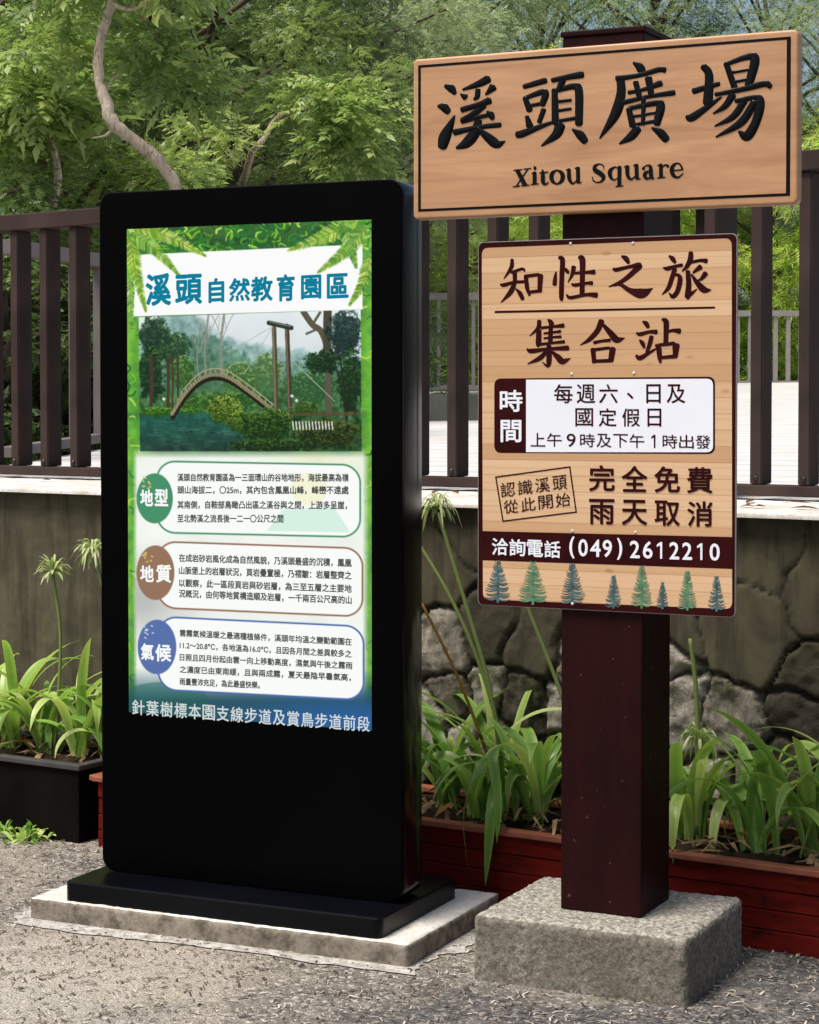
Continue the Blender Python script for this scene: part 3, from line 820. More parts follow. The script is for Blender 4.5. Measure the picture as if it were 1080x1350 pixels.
for s, x0, x1, y0, y1 in (('地', 185, 202, 645, 667), ('型', 204, 222, 644, 667), ('地', 185, 203, 745, 767), ('質', 206, 226, 744, 768), ('氣', 186, 203, 848, 870), ('候', 205, 226, 849, 872)):
    lt(s, (x0, y1), (x1, y1+.6), (x0, y0), 'lit_white', 0.03, mb=mm)
    if x0 > 200: mm.build('topic_lettering', M['lit_white'], screen); mm = MB()
rows = [
 ('溪頭自然教育園區為一三面環山的谷地地形，海拔最高為嶺', 234, 460, 635, 0.5, 11), ('頭山海拔二，〇25m，其內包含鳳凰山峰，峰巒不遠處', 234, 460, 651.5, .5, 11), ('其南側，自鞍部鳥瞰凸出區之溪谷與之間，上游多呈崖，', 234, 458, 671, .8, 11), ('至北勢溪之流長後一二一〇公尺之間', 234, 374, 689, .4, 11),
 ('在成岩砂岩風化成為自然風貌，乃溪頭最盛的沉積，鳳凰', 236, 464, 741, 7, 11), ('山脈堡上的岩層狀況，頁岩疊置極，乃褶皺：岩層整齊之', 236, 464, 757.5, 7, 11), ('以觀察，此一區段頁岩與砂岩層，為三至五層之主要地', 236, 464, 774, 8, 11), ('況概況，由何等地質構造順及岩層，一千兩百公尺高的山', 236, 464, 788, 9, 11),
 ('雲霧氣候溫暖之最適種植條件，溪頭年均溫之變動範圍在', 237, 464, 839.5, 12, 10), ('11.2～20.8℃，各地溫為16.0℃，且因各月間之差異較多之', 237, 464, 855.5, 12, 10), ('日照且四月份起由雲一向上移動高度，濕氣與午後之霧雨', 237, 465, 871.5, 11.5, 10), ('之濃度已由東南緩，且與兩成霧，夏天最陰早暑氣高，', 237, 463, 887.5, 11, 10), ('雨量豐沛充足，為此最盛快樂。', 237, 343, 903.5, 5, 10)]
for s, x0, x1, yb, dy, hh in rows:
    pm = MB()
    lt(s, (x0, yb), (x1, yb+dy), (x0, yb-hh), 'lit_grey', 0.03, mb=pm)
    pm.build('paragraph_lettering', M['lit_grey'], screen)
fm = MB(); foot = '針葉樹標本園支線步道及賞鳥步道前段'
for i, ch in enumerate(foot):
    x0 = 174.5 + i*18.55; yb = 942 + i*1.36
    lt(ch, (x0, yb), (x0+16.4, yb+1.2), (x0, yb-20), 'lit_silver', 0.012, mb=fm)
fm.build('footer_lettering', M['lit_silver'], screen)

# ================================================================== SIGNPOST
post = tag(empty('signpost', PF.o, PF.yaw), 'thick maroon square post set in a rough concrete block', 'post')
m = MB(); m.box(0, 0.192, 0, 0.195, 0.1476, 2.105); m.build('post', M['post_paint'], post, bevel=0.004)
m = MB(); m.box(-0.004, 0.196, -0.004, 0.199, 2.1052, 2.118); m.build('post_cap', M['post_paint'], post, bevel=0.003)
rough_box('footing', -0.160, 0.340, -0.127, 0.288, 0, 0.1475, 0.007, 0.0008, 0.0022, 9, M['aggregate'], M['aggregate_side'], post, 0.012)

# ---- carved wooden signboard
sgn = tag(empty('wooden_signboard', PF.o, PF.yaw), 'carved wooden signboard reading Xitou Square, fixed near the post top', 'sign')
SGB = -0.034
a0, zt = PF.at(544.5, 78, SGB); a1, _ = PF.at(1053, 38.5, SGB); _, zb0 = PF.at(545, 289.5, SGB)
m = MB(); slab(m, rrect(a0, a1, zb0, zt, 0.012, 6), SGB, -0.0015, 0.006, 4, 0.003)
m.build('board', M['sign_wood'], sgn, False)
# groove line: a narrow black inlay with a lit lip
ga0, gz1 = PF.at(551.5, 86, SGB); ga1, _ = PF.at(1043, 46, SGB); _, gz0 = PF.at(552, 279, SGB)
m = MB(); w = 0.0058
for (x0, x1, z0, z1) in ((ga0, ga1, gz1-w, gz1), (ga0, ga1, gz0, gz0+w), (ga0, ga0+w*1.15, gz0+w, gz1-w), (ga1-w*1.5, ga1, gz0+w, gz1-w)):
    m.box(x0, x1, SGB-0.0006, SGB+0.002, z0, z1)
m.build('border_line', M['black_paint'], sgn)
ZA = ((560, 80), 1080/260.0); ZB = ((780, 50), 1080/280.0); ZC = ((640, 320), 6.75); ZD = ((790, 320), 1080/170.0); ZE = ((670, 200), 4.5)
CH_XI = [((115,138,22),(145,152,40),(165,178,22)), ((75,248,16),(105,255,42),(128,278,34)), ((164,300,8),(142,350,34),(110,420,58),(98,470,46)),
 ((348,100,40),(300,125,34),(210,158,12)), ((200,182,14),(222,198,34)), ((292,160,26),(288,195,26),(272,212,14)), ((375,145,40),(355,165,26),(335,185,10)),
 ((355,218,36),(300,240,28),(205,268,28)), ((205,270,26),(260,252,18),(310,246,16)), ((325,245,30),(270,290,30),(205,325,24)), ((205,330,28),(290,310,22),(372,292,20)), ((345,278,16),(362,295,34),(372,315,24)),
 ((165,392,32),(290,365,24),(412,350,28)), ((295,330,36),(275,395,52),(230,450,50),(175,478,14)), ((290,370,18),(345,418,42),(395,455,46),(440,440,8))]
CH_TOU = [((545,142,24),(600,126,28),(662,108,30)), ((550,205,26),(575,270,32)), ((548,205,20),(640,172,30),(662,182,36),(645,240,30)), ((580,245,18),(650,232,20)), ((560,305,20),(575,355,36)), ((652,268,26),(628,335,24)), ((508,405,34),(540,398,36),(640,358,24),(735,325,10)),
 ((700,106,24),(780,90,28),(862,75,36)), ((758,105,32),(735,160,30)), ((712,160,30),(716,340,36)), ((730,162,20),(815,140,32),(845,165,40),(845,345,38)), ((735,222,17),(800,214,17)), ((735,272,17),(800,262,17)), ((730,330,18),(835,312,20)), ((742,355,52),(720,405,44),(640,466,8)), ((812,375,14),(850,405,42),(878,440,36))]
CH_GUANG = [((215,125,14),(245,148,38),(262,182,34)), ((130,206,28),(250,187,22),(345,160,26),(372,162,28)), ((148,205,36),(150,285,42),(120,390,46),(42,510,8)), ((190,277,20),(270,260,18),(352,230,30)), ((225,225,26),(245,305,26)), ((290,205,34),(305,292,28)), ((165,327,24),(290,297,20),(418,277,28)), ((265,310,22),(262,355,20)),
 ((190,362,26),(210,445,32)), ((195,357,20),(330,330,28),(352,350,40),(332,435,34)), ((220,398,14),(320,380,14)), ((265,345,20),(262,438,20)), ((210,442,18),(335,420,18)), ((235,462,38),(200,502,38),(142,538,8)), ((310,456,14),(350,482,38),(380,515,36))]
CH_CHANG = [((520,270,28),(580,252,26),(648,232,22)), ((570,145,32),(598,190,38),(592,330,46)), ((487,400,24),(510,405,36),(580,358,28),(660,300,10)), ((685,130,26),(728,252,30)), ((688,132,18),(790,97,28),(832,108,42),(800,240,38)), ((720,174,14),(810,158,14)), ((728,222,15),(812,206,16)), ((632,286,20),(780,257,26),(880,232,30),(910,246,24)),
 ((718,290,34),(680,345,28),(620,384,8)), ((735,320,22),(840,302,28),(858,335,42),(835,430,40),(790,500,44),(752,476,16)), ((778,320,32),(720,400,30),(628,448,8)), ((828,330,34),(760,430,36),(634,503,8))]
for chs, z in ((CH_XI, ZA), (CH_TOU, ZA), (CH_GUANG, ZB), (CH_CHANG, ZB)):
    m = MB(); brush(m, PF, SGB, chs, z[0], z[1], 0.0012, 0.0002, 1.15); m.build('carved_character', M['black_paint'], sgn, True)
LAT = [((56,112,24),(100,196,26)), ((117,104,8),(84,152,8),(50,203,8)), ((34,110,7),(84,106,7)), ((94,103,7),(136,99,7)), ((30,207,7),(70,203,7)), ((80,202,7),(126,197,7)),
 ((158,97,21),(162,97,21)), ((158,124,22),(158,188,22)), ((142,129,7),(158,122,9)), ((138,194,7),(180,190,7)),
 ((206,106,7),(207,130,20),(208,178,22),(222,192,12),(242,180,5)), ((188,126,8),(238,120,8)),
 ((290,108,8),(264,126,22),(258,152,24),(266,176,20),(290,193,8)), ((290,108,8),(317,124,22),(325,150,24),(316,176,20),(290,193,8)),
 ((362,104,20),(364,160,22),(384,188,12),(410,168,6)), ((415,95,22),(416,182,22)), ((345,108,7),(364,103,8)), ((398,99,7),(416,94,8)), ((416,186,8),(436,181,6)),
 ((568,102,5),(565,82,7),(540,73,9),(516,86,18),(517,108,26),(546,128,28),(566,148,24),(558,172,14),(532,182,8),(508,172,8),(500,148,5)),
 ((635,89,8),(611,106,20),(604,128,24),(612,154,18),(630,167,8),(655,152,6)), ((635,89,7),(656,100,8)), ((662,90,22),(660,200,22)), ((640,206,7),(682,202,7)),
 ((708,86,22),(710,138,22),(730,163,12),(754,145,6)), ((762,78,22),(765,158,22)), ((690,90,7),(710,84,8)), ((744,82,7),(764,77,8)), ((766,163,8),(786,158,6)),
 ((803,102,18),(809,89,8),(830,80,9),(846,92,20),(850,148,22),(868,157,6)), ((848,113,8),(818,124,18),(812,144,22),(828,160,12),(850,146,7)),
 ((907,76,20),(908,150,22)), ((888,81,7),(908,75,8)), ((886,156,7),(932,151,7)), ((912,96,7),(932,78,9),(950,86,18)),
 ((980,112,7),(1036,106,8)), ((1036,104,12),(1022,76,10),(1000,68,9),(978,86,20),(972,112,24),(984,142,20),(1010,151,11),(1040,128,5))]
for part in ([q for q in LAT if q[0][0] < 450], [q for q in LAT if q[0][0] >= 450]):
    m = MB(); brush(m, PF, SGB, part, ZE[0], ZE[1], 0.0, 0.0008, 1.08); m.build('carved_lettering', M['black_paint'], sgn)

# ---- printed notice board
ntc = tag(empty('notice_board', PF.o, PF.yaw), 'printed plank-pattern notice board with maroon edge below the carved signboard', 'sign')
NB = -0.012
a0, zt = PF.at(631, 320, NB); a1, _ = PF.at(971, 306.5, NB); _, zb0 = PF.at(633, 797, NB)
m = MB(); slab(m, rrect(a0, a1, zb0, zt, 0.012, 6), NB, -0.0015, 0.0008, 2); m.build('backing_plate', M['maroon_print'], ntc)
m = MB(); slab(m, rrect(a0-0.0015, a1+0.0015, zb0-0.0015, zt+0.0015, 0.013, 6), NB+0.0014, -0.0025, 0.0005, 1); m.build('edge_strip', M['board_edge'], ntc)
patch(PF, NB, ((637, 790), (965.5, 803), (965, 314), (635.5, 327)), M['plank_print'], ntc, 'plank_face', 0.0005, 0.016)
NF = 0.0009
patch(PF, NB, ((652.5, 412.8), (943, 406.8), (943, 404), (652.5, 409.8)), M['maroon_print'], ntc, 'rule_line', NF)
patch(PF, NB, ((652, 597), (943, 598.5), (943, 496.5), (652, 499)), M['maroon_print'], ntc, 'hours_panel', NF, 0.017)
patch(PF, NB, ((694, 596), (940.5, 596.2), (940.5, 499.2), (694, 500.5)), M['white_print'], ntc, 'hours_face', NF+0.0004, (0, 0.015, 0.015, 0))
patch(PF, NB, ((636.8, 738.5), (966, 750), (965.8, 708), (636.5, 700)), M['maroon_print'], ntc, 'telephone_band', NF)
def nt(s, bl, br, tl, mat, bold, mb, off=0.0017): lettering(PF, NB, s, bl, br, tl, M[mat], None, off, bold, mb=mb)
def row(s, x0, x1, yb0, yb1, hgt, cw, mb, mat='maroon_print', bold=0.01, dx=0.0, ratio=None):
    """evenly pitched characters from x0 to x1"""
    n = len(s); pitch = (x1-x0-cw)/max(1, n-1)
    for i, ch in enumerate(s):
        xa = x0+i*pitch; yb = yb0+(yb1-yb0)*(i/max(1, n-1)); sl_ = (yb1-yb0)/max(1, x1-x0)
        w, h, yo, xo = cw, hgt, 0, 0
        if ch == '、': w, h, yo, xo = cw*.36, hgt*.34, -hgt*.22, cw*.28
        if ch == '日': w, xo = cw*.78, cw*.11
        if ch in '91': w, h, xo, yo = (cw*.62 if ch == '9' else cw*.3), hgt*.98, cw*(.2 if ch == '9' else .34), 0
        nt(ch, (xa+xo, yb+yo), (xa+xo+w, yb+yo+sl_*w), (xa+xo, yb+yo-h), mat, bold, mb)
m = MB()
row('每週六、日及', 731, 904, 531.5, 531.5, 25, 24.5, m); m.build('printed_lettering', M['maroon_print'], ntc); m = MB()
row('國定假日', 759, 875, 562, 562.5, 24, 23.5, m); m.build('printed_lettering', M['maroon_print'], ntc); m = MB()
row('上午9時及下午1時出發', 700, 937, 588.5, 591.5, 18, 19.5, m, bold=.006); m.build('printed_lettering', M['maroon_print'], ntc); m = MB()
row('完全免費', 777, 940, 647.5, 650, 34.5, 34, m, bold=.02); m.build('printed_lettering', M['maroon_print'], ntc); m = MB()
row('雨天取消', 777, 940, 691, 694, 33.5, 33.5, m, bold=.02)
m.build('printed_lettering', M['maroon_print'], ntc)
m = MB()
for i, ch in enumerate('認識溪頭'):
    x = 661+i*22.8; y = 656-i*3.0; nt(ch, (x, y), (x+19, y-2.4), (x-1.2, y-19), 'maroon_print', .004, m, 0.0012)
for i, ch in enumerate('從此開始'):
    x = 665+i*22.9; y = 678-i*3.0; nt(ch, (x, y), (x+19, y-2.4), (x-1.2, y-18), 'maroon_print', .004, m, 0.0012)
cs = [(654, 629), (751.5, 615.5), (760, 675), (663.5, 687)]
for i in range(4):
    p, q = np.array(cs[i], float), np.array(cs[(i+1) % 4], float); d = (q-p)/np.linalg.norm(q-p); nn = np.array([-d[1], d[0]])*.9
    pts = [p-d*.9+nn, q+d*.9+nn, q+d*.9-nn, p-d*.9-nn] if i % 2 == 0 else [p+d*.9+nn, q-d*.9+nn, q-d*.9-nn, p+d*.9-nn]
    m.add([(PF.at(*t, NB)[0], NB-0.0012, PF.at(*t, NB)[1]) for t in pts], [(0, 1, 2, 3)])
m.build('stamp', M['maroon_print'], ntc)
m = MB()
nt('時', (659.5, 543), (689.5, 543), (659.5, 514), 'white_print', .022, m); nt('間', (660.5, 583), (688, 583.2), (660.5, 553.5), 'white_print', .022, m)
m.build('white_lettering', M['white_print'], ntc); m = MB()
row('洽詢電話', 649, 739.5, 731.5, 735, 22.5, 21.5, m, 'white_print', .02); m.build('white_lettering', M['white_print'], ntc); m = MB()
tel = [('(', 751, 5.5), ('0', 763, 11.5), ('4', 776, 13), ('9', 791, 12), (')', 807, 5.5), ('2', 831, 12.5), ('6', 845.5, 12), ('1', 859.5, 7.5), ('2', 872, 12.5), ('2', 890, 12.5), ('1', 908, 7.5), ('0', 925, 12), ]
tel = [('(', 751, 7), ('0', 763, 12.5), ('4', 778.5, 14), ('9', 795, 12.5), (')', 814, 7), ('2', 831, 13), ('6', 848, 13), ('1', 866, 8), ('2', 883, 13), ('2', 900, 13), ('1', 919, 8), ('0', 936, 13.5)]
for ch, x, w in tel:
    yb = 733 + (x-751)*0.033; h = 23
    if ch in '()': yb += 3; h = 29
    nt(ch, (x, yb), (x+w, yb+w*.033), (x, yb-h), 'white_print', .022, m)
m.build('white_lettering', M['white_print'], ntc)
# printed conifers along the foot of the board
tr = {'b': MB(), 'g': MB()}; g = np.random.default_rng(21)
for (cx, top, bot, hw, k) in ((82, 16, 182, 55, 'b'), (225, 20, 190, 62, 'g'), (385, 24, 192, 54, 'b'), (553, 75, 205, 34, 'b'), (668, 35, 205, 46, 'g'), (752, 103, 208, 26, 'b'), (853, 56, 213, 40, 'g'), (972, 78, 218, 38, 'b')):
    S = []
    S.append(((cx, top, 5), (cx+1, (top+bot)/2, 9), (cx, bot, 11)))
    nb = int((bot-top)/8.5)
    for i in range(nb):
        t = (i+.4)/nb; y = top+(bot-top-10)*t; l = hw*min(1, .16+.95*t)*(1-.14*max(0, t-.8)/.2)
        for s in (-1, 1):
            ll = l*g.uniform(.85, 1.08); j = g.uniform(-3, 3)
            S.append(((cx, y+j, 6.5), (cx+s*ll*.55, y+j+2+5*t, 5.5), (cx+s*ll, y+j-7+10*t, 2.5)))
    m = MB(); brush(m, PF, NB, S, (630, 735), 1080/350.0, 0, 0.0011, 0.9); m.build('conifer_print', M['blue_tree_print' if k == 'b' else 'green_tree_print'], ntc)
# brushed words
CH = {
 'zhi': (ZC, [((240,150,30),(232,220,38),(167,320,10)), ((232,264,26),(330,233,28),(352,252,16)), ((135,370,16),(165,376,36),(260,352,28),(350,346,28)), ((262,255,42),(262,350,38),(225,440,46),(142,530,10)), ((275,412,16),(310,450,40),(334,500,36)), ((362,300,38),(374,400,38),(395,468,22)), ((355,298,32),(475,283,30)), ((492,290,50),(485,430,40)), ((390,440,28),(498,426,32))]),
 'xing': (ZC, [((630,262,16),(622,320,36),(618,372,40)), ((660,130,34),(688,155,46),(682,300,44),(678,480,42),(684,518,14)), ((695,220,14),(725,247,36),(740,270,22)), ((788,215,42),(775,280,34),(737,353,8)), ((800,270,26),(900,264,28),(970,260,46)), ((770,366,18),(800,376,32),(900,360,28),(950,358,40)), ((837,128,34),(865,150,54),(865,300,46),(862,470,46)), ((725,463,18),(760,488,32),(900,462,32),(990,466,50))]),
 'ji': (ZC, [((482,697,40),(470,760,36),(398,828,10)), ((478,780,46),(475,900,50),(482,918,22)), ((560,684,16),(580,702,42),(603,725,28)), ((500,757,28),(600,747,24),(695,737,42)), ((525,806,20),(600,797,20),(668,789,30)), ((525,850,20),(600,841,20),(672,836,28)), ((480,905,28),(600,891,24),(702,881,32)), ((585,725,38),(580,880,42)), ((372,943,12),(410,963,42),(560,946,30),(735,936,46)), ((568,920,46),(568,1050,48),(555,1098,26),(512,1063,10)), ((540,975,36),(480,1030,42),(380,1077,10)), ((598,972,24),(650,1020,54),(690,1055,54),(758,1028,8))]),
 'he': (ZD, [((21,655,50),(-12,735,46),(-80,810,38),(-156,857,8)), ((30,680,26),(100,760,52),(150,812,58),(215,798,8)), ((-40,837,30),(20,824,26),(92,816,30)), ((-50,892,42),(-40,1000,38)), ((-45,897,28),(85,880,26)), ((115,888,54),(100,985,46)), ((-40,992,30),(110,986,32))]),
 'zhi_of': (ZD, [((192,112,20),(225,132,46),(248,168,30)), ((118,215,16),(145,226,36),(250,202,30),(338,190,52),(300,235,46),(200,318,36),(85,368,12)), ((120,356,22),(180,350,30),(260,400,46),(360,424,84),(450,382,8))]),
 'lv': (ZD, [((587,110,16),(615,132,42),(638,165,28)), ((540,210,16),(575,216,38),(640,197,28),(695,187,32)), ((635,220,42),(610,300,40),(580,380,36),(530,433,10)), ((640,268,26),(665,272,30),(680,305,42),(660,400,42),(620,450,38),(587,420,10)), ((770,83,40),(765,140,46),(735,200,36),(697,238,12)), ((775,162,28),(850,148,28),(900,152,42)), ((745,240,38),(752,350,46),(742,450,48),(736,468,16)), ((738,455,36),(780,422,28),(820,387,8)), ((850,202,46),(790,250,18)), ((893,257,46),(860,300,30),(832,314,14)), ((775,265,16),(820,330,40),(880,392,56),(940,395,8))]),
 'zhan': (ZD, [((367,660,16),(395,677,42),(413,708,30)), ((315,755,16),(345,766,36),(420,747,30),(480,747,42)), ((342,815,18),(365,842,38),(380,878,22)), ((440,787,38),(425,850,38),(400,918,26)), ((312,945,24),(345,965,42),(420,922,28),(498,876,10)), ((532,640,24),(562,662,48),(562,750,42),(560,840,42)), ((565,747,26),(620,734,28),(675,740,48)), ((478,857,26),(500,882,46),(508,960,38),(515,1003,20)), ((500,857,28),(630,842,32)), ((646,858,62),(640,950,42)), ((515,962,28),(648,950,34))]),
}
for k, (z, S) in CH.items():
    m = MB(); brush(m, PF, NB, S, z[0], z[1], 0.0, 0.0010, 1.0); m.build('brush_character', M['maroon_print'], ntc)
for px, py in ((752.5, 321), (835, 320.5), (754, 493), (836, 492), (755, 700), (838, 702), (755, 796)):
    a, z = PF.at(px, py, NB); m = MB(); vs = []; r = 0.0036; n = 10
    for rr_, h in ((1, 0), (.9, .5), (.55, .9)):
        for i in range(n): vs.append((a+r*rr_*math.cos(2*math.pi*i/n), NB-0.0006-r*.6*h, z+r*rr_*math.sin(2*math.pi*i/n)))
    fs = [(j*n+i, j*n+(i+1) % n, (j+1)*n+(i+1) % n, (j+1)*n+i) for j in range(2) for i in range(n)] + [tuple(2*n+i for i in range(n))]
    m.add(vs, fs); m.build('screw', M['screw_steel'], ntc, True)

# ================================================================== GARDEN WALL
wall = tag(empty('garden_wall', WF.o, WF.yaw), 'mossy stone retaining wall with pale concrete coping behind the planters', 'wall')
def masonry():
    x0, x1, z0, z1 = -3.6, 3.4, 0.0, LEDGE-.0175
    res = 0.0085
    nx, nz = int((x1-x0)/res)+1, int((z1-z0)/res)+1
    X, Z = np.meshgrid(np.linspace(x0, x1, nx), np.linspace(z0, z1, nz))
    g = np.random.default_rng(17)
    # seeds: small rough stones low down, large flat flags along the top on the right
    S = []
    tries = 0
    while tries < 9000 and len(S) < 420:
        tries += 1
        x = g.uniform(x0, x1); z = g.uniform(z0-.1, z1+.1)
        flag = z > 0.60 + 0.08*math.sin(x*5)
        d0 = 0.235 if flag else 0.125
        if all((x-a)**2+((z-c)*1.1)**2 > max(d0, d1)**2*0.85 for a, c, d1 in S): S.append((x, z, d0))
    S = np.array(S)
    wx = (noise2(nz, nx, (7, 50), 41, 5)-.5)*0.10; wz = (noise2(nz, nx, (7, 50), 42, 5)-.5)*0.10
    XX = X+wx; ZZ_ = Z+wz
    aniso = np.stack([g.uniform(0, 3.14, len(S)), g.uniform(.72, 1.38, len(S))], 1)
    F1 = np.full(X.shape, 9.0); F2 = F1.copy(); I1 = np.zeros(X.shape, int)
    for i, (a, c, d0) in enumerate(S):
        m_ = (np.abs(X-a) < .6)
        cols = np.nonzero(m_[0])[0]
        if len(cols) == 0: continue
        sl_ = slice(cols[0], cols[-1]+1)
        dx, dz = XX[:, sl_]-a, ZZ_[:, sl_]-c; th, q = aniso[i]
        d = np.hypot((dx*math.cos(th)+dz*math.sin(th))*q, (dz*math.cos(th)-dx*math.sin(th))/q)
        f1, f2, i1 = F1[:, sl_], F2[:, sl_], I1[:, sl_]
        closer = d < f1
        f2[:] = np.where(closer, f1, np.minimum(f2, d)); i1[:] = np.where(closer, i, i1); f1[:] = np.where(closer, d, f1)
    edge = (F2-F1)
    jw = np.where(S[I1, 2] > .2, 0.010, 0.019)*(0.55+0.9*noise2(nz, nx, (8, 55), 47))
    joint = np.clip(1-edge/jw, 0, 1)
    rough = np.clip((0.66-S[I1, 1])/0.10, 0, 1)
    # rendered concrete stretch to the left
    left = 1/(1+np.exp((X+0.22)/0.05))
    joint = joint*(1-left); rough = rough*(1-left)
    rg = np.random.default_rng(5); sv = rg.random(len(S)); tilt = rg.normal(0, .04, (len(S), 2))
    n1 = noise2(nz, nx, (14, 100), 43, 5); n2 = noise2(nz, nx, (45, 330), 44, 4)
    ridge = np.abs(noise2(nz, nx, (10, 72), 45, 4)-.5)*2
    depth = (0.008+0.022*rough)*joint**0.35 - rough*((X-S[I1, 0])*tilt[I1, 0]+(Z-S[I1, 1])*tilt[I1, 1]) - rough*(0.008*(n1-.5)+0.018*(n2-.5)-0.012*ridge) - 0.004*(n1-.5) - rough*0.006*sv[I1]
    # mortar toe at the bottom of the render
    V = np.stack([X, depth + 0.02, Z], -1).reshape(-1, 3)
    ii = np.arange(nx*nz).reshape(nz, nx)
    F = np.stack([ii[:-1, :-1], ii[:-1, 1:], ii[1:, 1:], ii[1:, :-1]], -1).reshape(-1, 4)
    me = np_mesh('masonry', V, F, {'stone': ('FLOAT', sv[I1].ravel()), 'joint': ('FLOAT', np.clip((joint-.30)*2.0, 0, 1).ravel()), 'rough': ('FLOAT', rough.ravel())}, True)
    return link('masonry', me, M['masonry'], wall)
masonry()
m = MB(); m.box(-3.6, 3.4, 0.06, 0.9, 0.0, LEDGE-.019); m.build('core', M['slab_side'], wall)
c = rough_box('coping', -3.6, 3.4, -0.02, 1.1, LEDGE-.017, LEDGE, 0.05, 0.0008, 0.002, 8, M['coping'], M['coping'], wall, 0.006)

# plaza of bleached boards rising gently behind the fence
YS = WF.o + 1.1*WF.B
m = MB()
e0, e1 = WF.w(-3.6, 1.1, LEDGE-.001), WF.w(3.4, 1.1, LEDGE-.001)
SLP = 0.0192
def deck_z(x, y):
    b = (np.array([x, y, 0])-WF.o) @ WF.B
    return LEDGE - .001 + SLP*max(0.0, b-1.1)/0.84
far = [WF.w(3.4, 40, 0), WF.w(-3.6, 6, 0)]
e0 = (-1.70, 8.2, LEDGE-.001); pts = [e0, e1] + [(x, y, deck_z(x, y)) for x, y in ((18, 9.0), (24, 27.5), (-0.2, 27.5), (-0.2, 20.6), (-0.32, 18.9))]
m.add(pts, [tuple(range(len(pts)))])
tag(m.build('plaza', M['plaza']), kind='structure')
m = MB(); m.add([(-120, 10, -.2), (120, 10, -.2), (120, 60, 1.2), (-120, 60, 1.2), (120, 160, 6), (-120, 160, 6)], [(0, 1, 2, 3), (3, 2, 4, 5)])
tag(m.build('terrain', M['hill_forest']), kind='structure')

# ================================================================== FENCES
def bolt_mesh():
    m = MB(); n = 8; r = .0075
    for j, (rr_, h) in enumerate(((1, 0), (1, .5), (.6, .9))):
        for i in range(n): m.v.append((r*rr_*math.cos(2*math.pi*i/n), -r*h, r*rr_*math.sin(2*math.pi*i/n)))
    for j in range(2):
        for i in range(n): m.f.append((j*n+i, j*n+(i+1) % n, (j+1)*n+(i+1) % n, (j+1)*n+i))
    m.f.append(tuple(2*n+i for i in range(n)))
    return m.mesh('bolt')
BOLT = bolt_mesh(); BOLT.materials.append(M['bolt_steel'])
def picket_mesh(w, d, z0, z1, mat, bev=0.003):
    m = MB(); m.box(0, w, 0, d, z0, z1); me = m.mesh('picket')
    if bev:
        bm = bmesh.new(); bm.from_mesh(me); bmesh.ops.bevel(bm, geom=list(bm.edges), offset=bev, segments=2, affect='EDGES'); bm.to_mesh(me); bm.free()
    me.materials.append(M[mat]); return me
FB = 0.50
fence = tag(empty('railing', WF.o, WF.yaw), 'dark brown railing of flat uprights standing on the stone wall', 'railing')
RZ = lambda a: 1.9735 + 0.0135*a          # top of the hand rail climbs a little to the right
m = MB()
xa, xb = -3.5, 3.3
vs = []
for a in (xa, xb):
    z = RZ(a)
    vs += [(a, FB-.012, z-.058), (a, FB+.085, z-.058), (a, FB+.085, z), (a, FB-.012, z)]
m.add(vs, [(0, 1, 5, 4), (1, 2, 6, 5), (2, 3, 7, 6), (3, 0, 4, 7), (0, 3, 2, 1), (4, 5, 6, 7)])
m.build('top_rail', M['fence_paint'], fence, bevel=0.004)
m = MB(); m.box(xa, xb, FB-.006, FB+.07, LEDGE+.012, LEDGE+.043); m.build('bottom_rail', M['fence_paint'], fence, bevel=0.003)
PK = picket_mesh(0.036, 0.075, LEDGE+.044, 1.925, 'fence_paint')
offs = []
aR = WF.at(589, 500, FB)[0]; aL = WF.at(14, 500, FB)[0]
a = aL - 5*0.1385
while a < -0.62: offs.append(a); a += 0.1385
a = aR - 4*0.1437
while a < xb-.05: offs.append(a); a += 0.1437
for a in offs:
    p = bpy.data.objects.new('picket', PK); COL.objects.link(p); p.parent = fence
    zt = RZ(a)-.0585
    p.location = (a, FB, 0)
    sc_ = (zt-(LEDGE+.044))/(1.925-(LEDGE+.044)); p.scale = (1, 1, sc_); p.location.z = (LEDGE+.044)*(1-sc_)
    q = bpy.data.objects.new('bolt', BOLT); COL.objects.link(q); q.parent = p; q.location = (0.018, -0.0005, LEDGE+.062)
aP = WF.at(914, 400, FB)[0]
m = MB(); m.box(aP-.03, aP+.062, FB+.078, FB+.17, LEDGE+.001, 1.96); m.build('post', M['fence_paint'], fence, bevel=0.003)

def line_fence(name, p0, p1, z0a, z0b, h, pitch, w, d, railh, label, mat, group=None):
    p0, p1 = Vector(p0), Vector(p1); L = (p1-p0).length; yaw = math.atan2(p1.y-p0.y, p1.x-p0.x)
    r = tag(empty(name, (p0.x, p0.y, 0), yaw), label, 'railing', group)
    def rail(nm, za, zb, hh, y0, y1):
        m = MB(); vs = []
        for x, z in ((0, za), (L, zb)): vs += [(x, y0, z), (x, y1, z), (x, y1, z+hh), (x, y0, z+hh)]
        m.add(vs, [(0, 1, 5, 4), (1, 2, 6, 5), (2, 3, 7, 6), (3, 0, 4, 7), (0, 3, 2, 1), (4, 5, 6, 7)]); m.build(nm, M[mat], r)
    rail('top_rail', z0a+h-railh, z0b+h-railh, railh, -.02, d+.02)
    rail('bottom_rail', z0a+.03, z0b+.03, railh*.7, -.004, d+.004)
    n = int(L/pitch); me = picket_mesh(w, d, 0, 1, mat, 0)
    for i in range(n):
        t = (i+.5)/n; zb_ = z0a+(z0b-z0a)*t+.03+railh*.7+.001
        o = bpy.data.objects.new('picket', me); COL.objects.link(o); o.parent = r
        o.location = (t*L, 0, zb_); o.scale = (1, 1, z0a+(z0b-z0a)*t+h-railh-.001-zb_)
    return r
